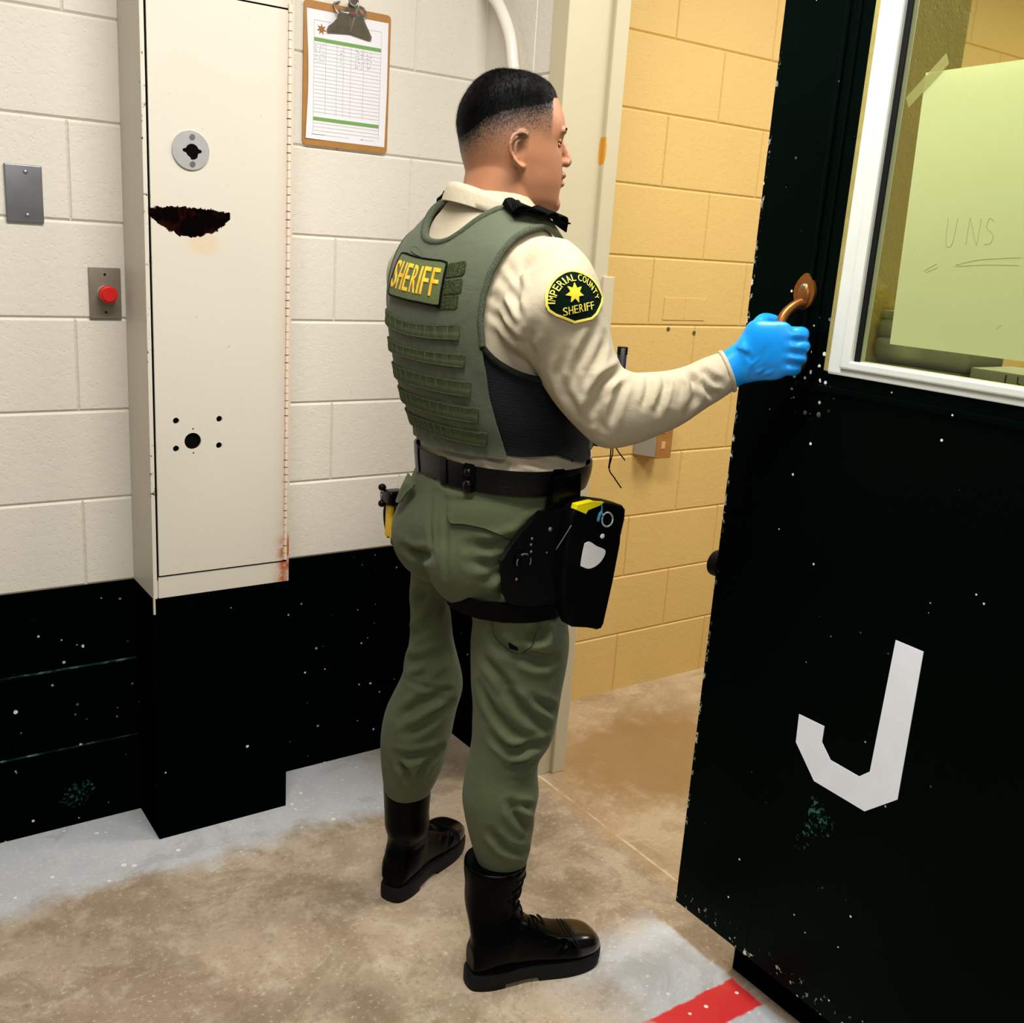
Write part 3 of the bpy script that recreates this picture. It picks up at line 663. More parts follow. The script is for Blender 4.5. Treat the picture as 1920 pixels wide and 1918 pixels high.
ARM_R = [((1.0500,-0.9311,1.4054),(-0.0437,0.0298,-0.0485),(0.0404,0.0592,0.0000)),
 ((1.0523,-0.9558,1.3636),(-0.0598,0.0408,-0.0614),(0.0535,0.0784,0.0000)),
 ((1.0641,-0.9721,1.3307),(-0.0626,0.0427,-0.0584),(0.0512,0.0750,0.0000)),
 ((1.0775,-0.9910,1.2999),(-0.0572,0.0390,-0.0421),(0.0411,0.0602,0.0000)),
 ((1.0903,-1.0061,1.2676),(-0.0523,0.0357,-0.0312),(0.0350,0.0513,0.0000)),
 ((1.1052,-1.0226,1.2275),(-0.0440,0.0301,-0.0385),(0.0326,0.0478,0.0000)),
 ((1.1279,-1.0394,1.1955),(-0.0311,0.0212,-0.0516),(0.0306,0.0448,0.0000)),
 ((1.1572,-1.0558,1.1743),(-0.0178,0.0121,-0.0662),(0.0322,0.0472,0.0000)),
 ((1.1921,-1.0726,1.1777),(-0.0063,0.0043,-0.0637),(0.0296,0.0434,0.0000)),
 ((1.2301,-1.0880,1.1884),(-0.0028,0.0019,-0.0570),(0.0274,0.0401,0.0000)),
 ((1.2673,-1.0999,1.2023),(0.0007,-0.0005,-0.0513),(0.0254,0.0373,0.0000)),
 ((1.3056,-1.1136,1.2268),(0.0063,-0.0043,-0.0424),(0.0219,0.0320,0.0000)),
 ((1.3392,-1.1294,1.2481),(0.0129,-0.0088,-0.0325),(0.0183,0.0268,0.0000))]
LEG_R = [((1.1040,-0.8879,0.7527),(0.0740,-0.0505,0.0057),(0.0466,0.0682,0.0000)),
 ((1.1058,-0.8959,0.7004),(0.0790,-0.0539,0.0060),(0.0497,0.0728,0.0000)),
 ((1.1030,-0.9007,0.6472),(0.0767,-0.0524,0.0059),(0.0483,0.0707,0.0000)),
 ((1.1003,-0.9036,0.6096),(0.0735,-0.0502,0.0056),(0.0463,0.0678,0.0000)),
 ((1.0989,-0.9073,0.5720),(0.0699,-0.0477,0.0053),(0.0440,0.0644,0.0000)),
 ((1.0962,-0.9095,0.5394),(0.0683,-0.0467,0.0052),(0.0430,0.0630,0.0000)),
 ((1.0913,-0.9111,0.4988),(0.0647,-0.0442,0.0049),(0.0407,0.0596,0.0000)),
 ((1.0787,-0.9069,0.4618),(0.0584,-0.0399,0.0044),(0.0367,0.0538,0.0000)),
 ((1.0742,-0.9078,0.4284),(0.0594,-0.0405,0.0045),(0.0374,0.0547,0.0000)),
 ((1.0732,-0.9122,0.3863),(0.0631,-0.0431,0.0047),(0.0397,0.0581,0.0000)),
 ((1.0713,-0.9146,0.3561),(0.0588,-0.0402,0.0044),(0.0370,0.0542,0.0000)),
 ((1.0725,-0.9194,0.3227),(0.0551,-0.0376,0.0041),(0.0347,0.0508,0.0000)),
 ((1.0741,-0.9252,0.2834),(0.0491,-0.0335,0.0037),(0.0309,0.0453,0.0000)),
 ((1.0754,-0.9294,0.2552),(0.0435,-0.0297,0.0033),(0.0274,0.0401,0.0000)),
 ((1.0749,-0.9317,0.2324),(0.0387,-0.0265,0.0029),(0.0244,0.0357,0.0000))]
LEG_L = [((1.0361,-0.6687,0.7346),(0.0348,-0.0238,0.0027),(0.0238,0.0349,0.0000)),
 ((1.0409,-0.6669,0.6865),(0.0351,-0.0240,0.0027),(0.0240,0.0352,0.0000)),
 ((1.0472,-0.6655,0.6315),(0.0372,-0.0254,0.0029),(0.0255,0.0373,0.0000)),
 ((1.0502,-0.6631,0.5880),(0.0454,-0.0310,0.0035),(0.0310,0.0454,0.0000)),
 ((1.0548,-0.6622,0.5479),(0.0517,-0.0353,0.0039),(0.0354,0.0518,0.0000)),
 ((1.0525,-0.6570,0.5118),(0.0590,-0.0403,0.0045),(0.0404,0.0591,0.0000)),
 ((1.0419,-0.6447,0.4592),(0.0628,-0.0429,0.0048),(0.0429,0.0629,0.0000)),
 ((1.0378,-0.6362,0.3996),(0.0633,-0.0432,0.0048),(0.0433,0.0634,0.0000)),
 ((1.0374,-0.6308,0.3460),(0.0595,-0.0406,0.0045),(0.0407,0.0596,0.0000)),
 ((1.0355,-0.6251,0.2983),(0.0517,-0.0353,0.0039),(0.0354,0.0518,0.0000)),
 ((1.0321,-0.6183,0.2499),(0.0414,-0.0282,0.0031),(0.0283,0.0414,0.0000)),
 ((1.0321,-0.6164,0.2290),(0.0371,-0.0253,0.0028),(0.0254,0.0372,0.0000))]
PALM_R = [((1.3379,-1.1289,1.2476),(0.0131,-0.0090,-0.0311),(0.0177,0.0259,0.0000)),
 ((1.3516,-1.1479,1.2666),(0.0084,-0.0057,-0.0367),(0.0133,0.0195,0.0000)),
 ((1.3608,-1.1703,1.2880),(0.0129,-0.0088,-0.0500),(0.0124,0.0182,0.0000)),
 ((1.3737,-1.1980,1.2927),(0.0103,-0.0070,-0.0493),(0.0097,0.0143,0.0000)),
 ((1.3857,-1.2184,1.3001),(0.0069,-0.0047,-0.0416),(0.0072,0.0105,0.0000)),
 ((1.3895,-1.2274,1.3023),(0.0035,-0.0024,-0.0247),(0.0042,0.0062,0.0000))]
FOLDS_SHIRT = [(-0.008, 0.008, [(1.1535, -1.0664, 1.2477), (1.1195, -1.0835, 1.2394), (1.0984, -1.0826, 1.2286), (1.089, -1.0794, 1.2084), (1.0871, -1.0747, 1.1831), (1.0912, -1.0692, 1.1594)]),
 (-0.005, 0.007, [(1.1402, -1.0874, 1.2329), (1.1242, -1.0955, 1.2121), (1.115, -1.0964, 1.1857), (1.1129, -1.0898, 1.1509)]),
 (-0.005, 0.007, [(1.1075, -1.0864, 1.2223), (1.0978, -1.0844, 1.1955), (1.1009, -1.0819, 1.1613), (1.111, -1.0799, 1.1377)]),
 (-0.003, 0.0055, [(1.1894, -1.0884, 1.2388), (1.1796, -1.1062, 1.2258), (1.1676, -1.1146, 1.2027), (1.1638, -1.1158, 1.1895)]),
 (-0.0045, 0.006, [(1.2172, -1.101, 1.2412), (1.2073, -1.1192, 1.2248), (1.1926, -1.1245, 1.1967), (1.1893, -1.1239, 1.1808)]),
 (-0.003, 0.005, [(1.2303, -1.1066, 1.2429), (1.2238, -1.1241, 1.2274), (1.2118, -1.13, 1.197)]),
 (-0.003, 0.005, [(1.2414, -1.1094, 1.2454), (1.2334, -1.129, 1.2257), (1.2221, -1.1325, 1.1948)]),
 (-0.006, 0.007, [(1.2517, -1.1129, 1.248), (1.2559, -1.1333, 1.2349), (1.2574, -1.1398, 1.2039), (1.2489, -1.1332, 1.1778)]),
 (-0.005, 0.007, [(1.2699, -1.1261, 1.2518), (1.2857, -1.1443, 1.2381), (1.3036, -1.1506, 1.2272)]),
 (-0.005, 0.007, [(1.2609, -1.1343, 1.2372), (1.2879, -1.1457, 1.2154), (1.3103, -1.1443, 1.2065)]),
 (-0.005, 0.007, [(0.982, -0.9362, 1.3854), (0.9799, -0.9871, 1.3503), (0.9765, -1.0082, 1.3209)]),
 (-0.006, 0.007, [(0.9689, -0.9327, 1.3504), (0.9724, -0.9793, 1.3253), (0.9787, -1.0029, 1.3034)]),
 (-0.006, 0.008, [(0.9686, -0.9356, 1.3285), (0.9741, -0.9799, 1.2985), (0.9903, -0.9976, 1.2809)]),
 (-0.004, 0.007, [(0.994, -0.9386, 1.4054), (0.9922, -0.9705, 1.3783), (0.983, -0.997, 1.3559)]),
 (-0.005, 0.009, [(1.0882, -1.0645, 1.3156), (1.0722, -1.0657, 1.279), (1.057, -1.0581, 1.2413), (1.0589, -1.0526, 1.2031)]),
 (-0.004, 0.008, [(1.1091, -1.0644, 1.301), (1.0931, -1.0722, 1.2724), (1.0751, -1.0709, 1.2428), (1.0716, -1.0677, 1.2101)]),
 (-0.004, 0.009, [(0.9901, -1.0239, 1.3106), (0.9941, -1.0088, 1.2847), (1.0132, -0.9981, 1.2587)]),
 (-0.004, 0.008, [(1.0455, -1.0513, 1.2733), (1.0415, -1.0395, 1.2368), (1.0534, -1.0431, 1.2015), (1.0764, -1.0542, 1.1688)]),
 (-0.005, 0.008, [(0.9875, -0.9109, 1.0794), (1.0025, -0.934, 1.0658), (1.0205, -0.9518, 1.0584)]),
 (-0.005, 0.008, [(1.0394, -0.9607, 1.079), (1.0663, -0.9706, 1.0693), (1.0917, -0.9746, 1.0608)]),
 (-0.004, 0.007, [(0.964, -0.7983, 1.0708), (0.9674, -0.8513, 1.0684), (0.9824, -0.902, 1.0679)])]
FOLDS_TROUSERS = [(-0.01, 0.01, [(1.0746, -0.9712, 0.9371), (1.0239, -0.9623, 0.9261), (0.9919, -0.9445, 0.9144), (0.965, -0.9178, 0.9125)]),
 (-0.009, 0.01, [(1.0687, -0.9716, 0.9144), (1.0254, -0.9628, 0.9027), (0.9944, -0.9441, 0.8841), (0.9654, -0.9246, 0.8859)]),
 (-0.009, 0.01, [(1.0479, -0.9704, 0.8969), (1.0179, -0.9554, 0.8701), (0.9874, -0.9394, 0.8574)]),
 (-0.008, 0.009, [(1.025, -0.9589, 0.8649), (1.0193, -0.9522, 0.8398), (1.0137, -0.9449, 0.8196)]),
 (-0.004, 0.006, [(0.9497, -0.8053, 0.9841), (0.935, -0.8226, 0.9316), (0.9298, -0.8432, 0.8848)]),
 (-0.003, 0.006, [(0.9538, -0.8482, 0.9837), (0.9365, -0.8804, 0.8947), (0.9365, -0.8847, 0.8485)]),
 (-0.007, 0.009, [(0.9306, -0.7389, 0.86), (0.9427, -0.7767, 0.8584), (0.9289, -0.8454, 0.8775)]),
 (-0.004, 0.008, [(0.9617, -0.7919, 1.0198), (0.9617, -0.8473, 1.0088), (0.9751, -0.8915, 1.0129)]),
 (-0.006, 0.009, [(1.0908, -0.9708, 0.9678), (1.0617, -0.9695, 0.9575), (1.0358, -0.9656, 0.936)]),
 (-0.006, 0.009, [(1.0124, -0.9051, 0.6907), (1.0266, -0.9431, 0.6636), (1.0436, -0.9628, 0.6346)]),
 (-0.006, 0.009, [(1.017, -0.9278, 0.7647), (1.0236, -0.9212, 0.7337), (1.0359, -0.9468, 0.7134), (1.0547, -0.9658, 0.7061)]),
 (-0.01, 0.009, [(1.0637, -0.9615, 0.747), (1.0898, -0.9744, 0.7417), (1.0944, -0.9695, 0.7667)]),
 (-0.01, 0.01, [(1.0547, -0.9658, 0.7061), (1.0843, -0.9836, 0.6936), (1.1193, -0.9888, 0.6917)]),
 (-0.006, 0.009, [(1.0118, -0.9046, 0.6302), (1.0258, -0.9419, 0.5828), (1.052, -0.9706, 0.5505), (1.0857, -0.9867, 0.5356)]),
 (-0.007, 0.009, [(1.0336, -0.953, 0.6386), (1.0665, -0.9784, 0.5968), (1.116, -0.988, 0.5506)]),
 (-0.006, 0.008, [(1.0214, -0.9358, 0.5383), (1.0484, -0.9689, 0.5112), (1.0803, -0.9851, 0.5182)]),
 (-0.009, 0.008, [(1.0481, -0.9687, 0.5166), (1.0833, -0.986, 0.5233), (1.1152, -0.9868, 0.5231)]),
 (-0.007, 0.008, [(1.0461, -0.9645, 0.4771), (1.0763, -0.9782, 0.4815), (1.0943, -0.9809, 0.4855)]),
 (-0.008, 0.008, [(1.0487, -0.9749, 0.4047), (1.0655, -0.9832, 0.3746), (1.1038, -0.9774, 0.3336)]),
 (-0.007, 0.008, [(1.0214, -0.957, 0.3435), (1.0449, -0.9734, 0.3116), (1.0964, -0.9791, 0.2852)]),
 (-0.006, 0.007, [(1.0549, -0.9776, 0.4044), (1.1007, -0.9815, 0.3841)]),
 (-0.005, 0.008, [(1.0768, -0.9833, 0.6213), (1.1109, -0.9888, 0.5986), (1.1388, -0.9814, 0.5785)]),
 (-0.007, 0.009, [(1.0031, -0.6571, 0.6359), (1.0118, -0.6963, 0.6779), (1.0326, -0.7061, 0.7098)]),
 (-0.008, 0.01, [(0.9962, -0.6512, 0.5797), (1.0112, -0.6987, 0.5998), (1.0532, -0.7117, 0.6236)]),
 (-0.004, 0.006, [(0.9916, -0.6594, 0.5462), (1.0138, -0.7101, 0.5444), (1.0689, -0.7266, 0.5323)]),
 (-0.008, 0.01, [(0.9732, -0.6763, 0.4663), (1.0058, -0.7102, 0.5132), (1.0489, -0.7275, 0.5324)]),
 (-0.008, 0.01, [(0.9798, -0.6895, 0.4371), (1.0191, -0.7184, 0.4715), (1.0638, -0.727, 0.5048)]),
 (-0.008, 0.009, [(0.9702, -0.671, 0.3814), (1.0085, -0.7051, 0.3881), (1.0528, -0.7118, 0.399)]),
 (-0.012, 0.008, [(0.9742, -0.6735, 0.366), (0.9903, -0.6839, 0.3419), (0.9965, -0.6817, 0.3202)]),
 (-0.01, 0.01, [(1.0089, -0.6877, 0.3167), (1.0252, -0.7061, 0.3657), (1.054, -0.7104, 0.3918)]),
 (-0.007, 0.009, [(0.9948, -0.6672, 0.7256), (0.9977, -0.6839, 0.7278), (1.0036, -0.709, 0.7552)]),
 (-0.006, 0.009, [(0.9991, -0.6906, 0.5543), (1.0192, -0.7078, 0.587), (1.0595, -0.7131, 0.6111)])]
FLAP_R = [(0.9497, -0.8593, 0.9634), (0.9557, -0.8596, 0.9824), (0.9648, -0.8823, 0.9897), (0.9947, -0.9315, 0.994), (1.0522, -0.9672, 0.981), (1.0506, -0.9674, 0.9632), (1.0383, -0.9662, 0.9384), (1.0237, -0.9619, 0.9311), (1.0079, -0.9535, 0.9383), (0.9831, -0.9318, 0.9479), (0.9601, -0.8985, 0.9492), (0.9491, -0.874, 0.9464)]
FLAP_L = [(0.9658, -0.7083, 0.9954), (0.9513, -0.7587, 0.985), (0.9466, -0.7394, 0.9659), (0.942, -0.7226, 0.943), (0.9473, -0.6993, 0.9423)]
CARGO = [(1.0129, -0.9327, 0.7752), (1.0579, -0.9647, 0.7899), (1.1044, -0.9668, 0.7834), (1.0876, -0.9724, 0.7469), (1.0548, -0.9653, 0.7086), (1.0363, -0.9456, 0.7184), (1.025, -0.9237, 0.7344)]
CARGO2 = [(1.1064, -0.9665, 0.7816), (1.1374, -0.9761, 0.7397), (1.1159, -0.9872, 0.7057), (1.073, -0.9743, 0.717), (1.0568, -0.9672, 0.7062), (1.0887, -0.9734, 0.7443)]
TAG = [(1.0416, -0.9482, 0.7281), (1.0537, -0.961, 0.721), (1.0542, -0.9632, 0.7148), (1.0426, -0.9526, 0.7171)]
SLEEVE_PATCH = [(1.0459, -1.0413, 1.4037), (1.0326, -1.0369, 1.4003), (1.0179, -1.0331, 1.3903), (1.0068, -1.0329, 1.3769), (1.0002, -1.0358, 1.3618), (0.9995, -1.0393, 1.3457), (1.0037, -1.0419, 1.3374), (1.0144, -1.0475, 1.3308), (1.0462, -1.0584, 1.3203), (1.0781, -1.0631, 1.3279), (1.0895, -1.0609, 1.3359), (1.1066, -1.0509, 1.3522), (1.114, -1.0427, 1.3618), (1.1041, -1.0442, 1.3752), (1.0872, -1.0455, 1.3909), (1.0639, -1.046, 1.4007), (1.0434, -1.0567, 1.3685)]
PATCH_MARKS = [(1.0285, -1.0547, 1.3383), (1.0798, -1.0601, 1.3497), (1.0078, -1.045, 1.3503), (1.0097, -1.044, 1.3647), (1.0179, -1.0434, 1.3793), (1.03, -1.0463, 1.3877), (1.0486, -1.0504, 1.3912), (1.0728, -1.0522, 1.3849), (1.092, -1.0541, 1.3636), (1.0434, -1.0567, 1.3685)]
# ------------------------------------------------------------------ the person
V_ = Vector((0.5637, 0.8260, 0)); SR_ = Vector((0.8260, -0.5637, 0))
def sgn_pow(x, e): return math.copysign(abs(x)**e, x)
def loft(bm, rings, per=5, seg=40, n=2.2, cap=True):
    """smooth tube through elliptical sections (centre, half-axis, half-axis)"""
    cs = catmull([r[0] for r in rings], per); us = catmull([r[1] for r in rings], per); ws = catmull([r[2] for r in rings], per)
    prev = None; first = None
    for c, u, w in zip(cs, us, ws):
        ring = []
        for k in range(seg):
            a = 2*math.pi*k/seg
            ring.append(bm.verts.new(c+u*sgn_pow(math.cos(a), 2/n)+w*sgn_pow(math.sin(a), 2/n)))
        if prev:
            for k in range(seg): bm.faces.new((prev[k], prev[(k+1) % seg], ring[(k+1) % seg], ring[k]))
        else: first = ring
        prev = ring
    if cap: bm.faces.new(first[::-1]); bm.faces.new(prev)
def axr(z, cx, cy, a, b, tilt=0.0):
    return ((cx, cy, z), (a, 0, tilt*a), (0, b, 0))
def fuse(name, bm, voxel, smooth=4, factor=0.5):
    """union of overlapping lofts as one smooth skin"""
    bmesh.ops.recalc_face_normals(bm, faces=bm.faces)
    o = link(name+'_src', mesh_of(bm, name))
    m = o.modifiers.new('r', 'REMESH'); m.mode = 'VOXEL'; m.voxel_size = voxel; m.use_smooth_shade = True
    if smooth:
        s = o.modifiers.new('s', 'SMOOTH'); s.iterations = smooth; s.factor = factor
    bpy.context.view_layer.update()
    me = bpy.data.meshes.new_from_object(o.evaluated_get(bpy.context.evaluated_depsgraph_get()))
    bpy.data.objects.remove(o); me.name = name
    for p in me.polygons: p.use_smooth = True
    return me
import numpy as np
def get_co(me):
    a = np.empty(len(me.vertices)*3, np.float64); me.vertices.foreach_get('co', a); return a.reshape(-1, 3)
def set_co(me, a): me.vertices.foreach_set('co', a.ravel()); me.update()
def get_no(me):
    a = np.empty(len(me.vertices)*3, np.float64); me.vertices.foreach_get('normal', a); return a.reshape(-1, 3)
def seg_dist(P, line):
    """distance from points to a polyline, with the running position 0..1"""
    line = np.array(line); best = np.full(len(P), 1e9); par = np.zeros(len(P)); n = len(line)-1
    for i in range(n):
        a, b = line[i], line[i+1]; d = b-a; L = d@d
        t = np.clip(((P-a)@d)/max(L, 1e-12), 0, 1); q = a+t[:, None]*d; e = np.linalg.norm(P-q, axis=1)
        m = e < best; best[m] = e[m]; par[m] = (i+t[m])/n
    return best, par
def folds(me, lines):
    """press creases (negative) or raise ridges (positive) along lines lying on the cloth"""
    P = get_co(me); N = get_no(me); off = np.zeros(len(P))
    for amp, sig, line in lines:
        ln = np.array(line); lo = ln.min(0)-sig*4; hi = ln.max(0)+sig*4
        idx = np.where(np.all((P > lo) & (P < hi), axis=1))[0]
        if len(idx) == 0: continue
        d, t = seg_dist(P[idx], line)
        env = np.clip(np.minimum(t, 1-t)*4, 0, 1); env = env*env*(3-2*env)
        prof = np.exp(-(d/sig)**2)-0.45*np.exp(-((d-2.0*sig)/(0.9*sig))**2)
        off[idx] += amp*prof*(0.25+0.75*env)*(d < sig*4)
    set_co(me, P+N*off[:, None])
def ripple(me, fn):
    P = get_co(me); N = get_no(me); set_co(me, P+N*fn(P)[:, None])

# ---- cloth and skin materials
def cloth(name, c1, c2, rough=0.85, weave=900, wb=0.25, big=6):
    t = NT(name); co = t.geo()
    col = t.mix(t.noise(co, big, 4), c1, c2)
    col = t.mix(t.math('MULTIPLY', t.noise(co, weave, 2), 0.25), col, tuple(v*0.6 for v in c1))
    t.bump(t.math('ADD', t.noise(co, weave, 2), t.math('ADD', t.math('MULTIPLY', t.noise(co, 60, 3), 1.5), t.math('MULTIPLY', t.noise(co, 17, 4, 0.6, 1.2), 5.0))), wb, 0.0018)
    t.b.inputs['Sheen Weight'].default_value = 0.0 if c1[0] < .03 else 0.08
    return t.set(col, rough, 0, 0.25 if c1[0] > .03 else 0.06)
M_shirt = cloth('tan_uniform_cloth', srgb(181, 168, 140), srgb(194, 182, 156))
M_trouser = cloth('olive_uniform_cloth', srgb(76, 84, 55), srgb(90, 98, 68))
M_vest = cloth('green_vest_cordura', srgb(80, 86, 66), srgb(91, 97, 76), weave=700)
M_web = cloth('olive_webbing', srgb(72, 80, 52), srgb(84, 92, 62), weave=500, wb=0.5)
M_blackcloth = cloth('black_nylon', (0.0012, 0.0013, 0.0015), (0.0025, 0.0028, 0.003), rough=0.7)
M_leather = plain('black_leather', (0.0009, 0.0009, 0.0010), 0.24, spec=0.13, nscale=30, namt=0.3, bump=0.12, bscale=180)
M_sole = plain('scuffed_black_sole', (0.006, 0.006, 0.0065), 0.6, spec=0.15, nscale=50, namt=0.7, bump=0.3, bscale=90)
M_plastic = plain('black_plastic', (0.0012, 0.0012, 0.0014), 0.30, spec=0.18)
M_glove = plain('blue_nitrile', srgb(4, 146, 238), 0.36, spec=0.5, nscale=12, namt=0.08, bump=0.10, bscale=70, bdist=0.002)

person = thing('person', 'man in tan and green uniform with vest and blue glove pulling the door handle', 'person', (1.08, -0.785, 0.0))

# ---- shirt: torso, sleeves
TORSO = [axr(0.985, 1.096, -.797, .126, .164), axr(1.02, 1.100, -.800, .134, .172), axr(1.05, 1.101, -.800, .138, .176), axr(1.09, 1.099, -.798, .136, .174),
         axr(1.14, 1.091, -.793, .146, .186), axr(1.20, 1.080, -.785, .151, .192), axr(1.27, 1.068, -.777, .150, .196), axr(1.33, 1.061, -.772, .143, .198),
         axr(1.38, 1.057, -.769, .127, .196), axr(1.42, 1.056, -.769, .108, .184), axr(1.45, 1.058, -.771, .094, .150), axr(1.475, 1.060, -.773, .084, .116),
         axr(1.50, 1.063, -.776, .076, .088), axr(1.525, 1.065, -.778, .071, .077)]
bm = bmesh.new(); loft(bm, TORSO, 6, 64, 2.35)
add_ball(bm, (1.076, -.930, 1.388), .070, (.95, 1, .9)); add_ball(bm, (1.045, -.610, 1.385), .064)
torso_core = fuse('torso_core', bm, 0.006, 6)
ARM_L = [((1.045, -.600, 1.405), (.030, .0, .055), (0.062, 0, -.02)), ((1.040, -.560, 1.37), (0, .055, .030), (.062, 0, 0)), ((1.052, -.545, 1.30), (0, .052, .01), (.058, 0, 0)), ((1.090, -.545, 1.22), (0, .048, .0), (.054, 0, .012)),
         ((1.128, -.548, 1.14), (0, .045, .0), (.048, 0, .02)), ((1.158, -.552, 1.090), (0, .044, 0), (.034, 0, .034)), ((1.190, -.562, 1.068), (0.012, .044, 0), (.010, 0, .044)), ((1.235, -.580, 1.066), (.014, .040, 0), (0, 0, .041)), ((1.290, -.610, 1.072), (.016, .034, 0), (0, 0, .034))]
bm = bmesh.new()
add_ball(bm, (1.080, -.940, 1.390), .072, (.95, 1, .9)); add_ball(bm, (1.045, -.605, 1.39), .066)
loft(bm, TORSO, 6, 64, 2.35); loft(bm, ARM_R, 6, 44, 2.1); loft(bm, ARM_L, 6, 40, 2.1)
shirt_me = fuse('shirt', bm, 0.0045, 9, 0.6)
folds(shirt_me, [(a*1.5, s, l) for a, s, l in FOLDS_SHIRT])
shirt = put(link('shirt', shirt_me, M_shirt), person)

# ---- trousers
bm = bmesh.new()
loft(bm, [axr(1.035, 1.100, -.800, .134, .172), axr(1.0, 1.094, -.795, .139, .177), axr(.96, 1.086, -.789, .145, .182), axr(.92, 1.080, -.786, .149, .186), axr(.88, 1.080, -.785, .146, .183), axr(.84, 1.084, -.786, .130, .170), axr(.80, 1.088, -.786, .105, .145)], 6, 64, 2.3)
RL = [((1.070, -.868, .90), (.105*.826, -.105*.5637, 0), (.105*.5637, .105*.826, 0)), ((1.078, -.870, .83), (.104*.826, -.104*.5637, 0), (.100*.5637, .100*.826, 0)), ((1.082, -.873, .775), (.096*.826, -.096*.5637, 0), (.092*.5637, .092*.826, 0))]+LEG_R
LL = [((1.065, -.700, .90), (.090*.826, -.090*.5637, 0), (.1*.5637, .1*.826, 0)), ((1.066, -.694, .82), (.080*.826, -.080*.5637, 0), (.088*.5637, .088*.826, 0))]+LEG_L
loft(bm, RL, 5, 48, 2.15); loft(bm, LL, 5, 48, 2.15)
add_ball(bm, (1.034, -.850, .868), .108, (1, .95, 1.0)); add_ball(bm, (1.030, -.718, .880), .106, (1, .95, 1.0))
trouser_me = fuse('trousers', bm, 0.005, 22, 0.7)
folds(trouser_me, [(max(a*1.6, -.0125), s, l) for a, s, l in FOLDS_TROUSERS])
trousers = put(link('trousers', trouser_me, M_trouser), person)

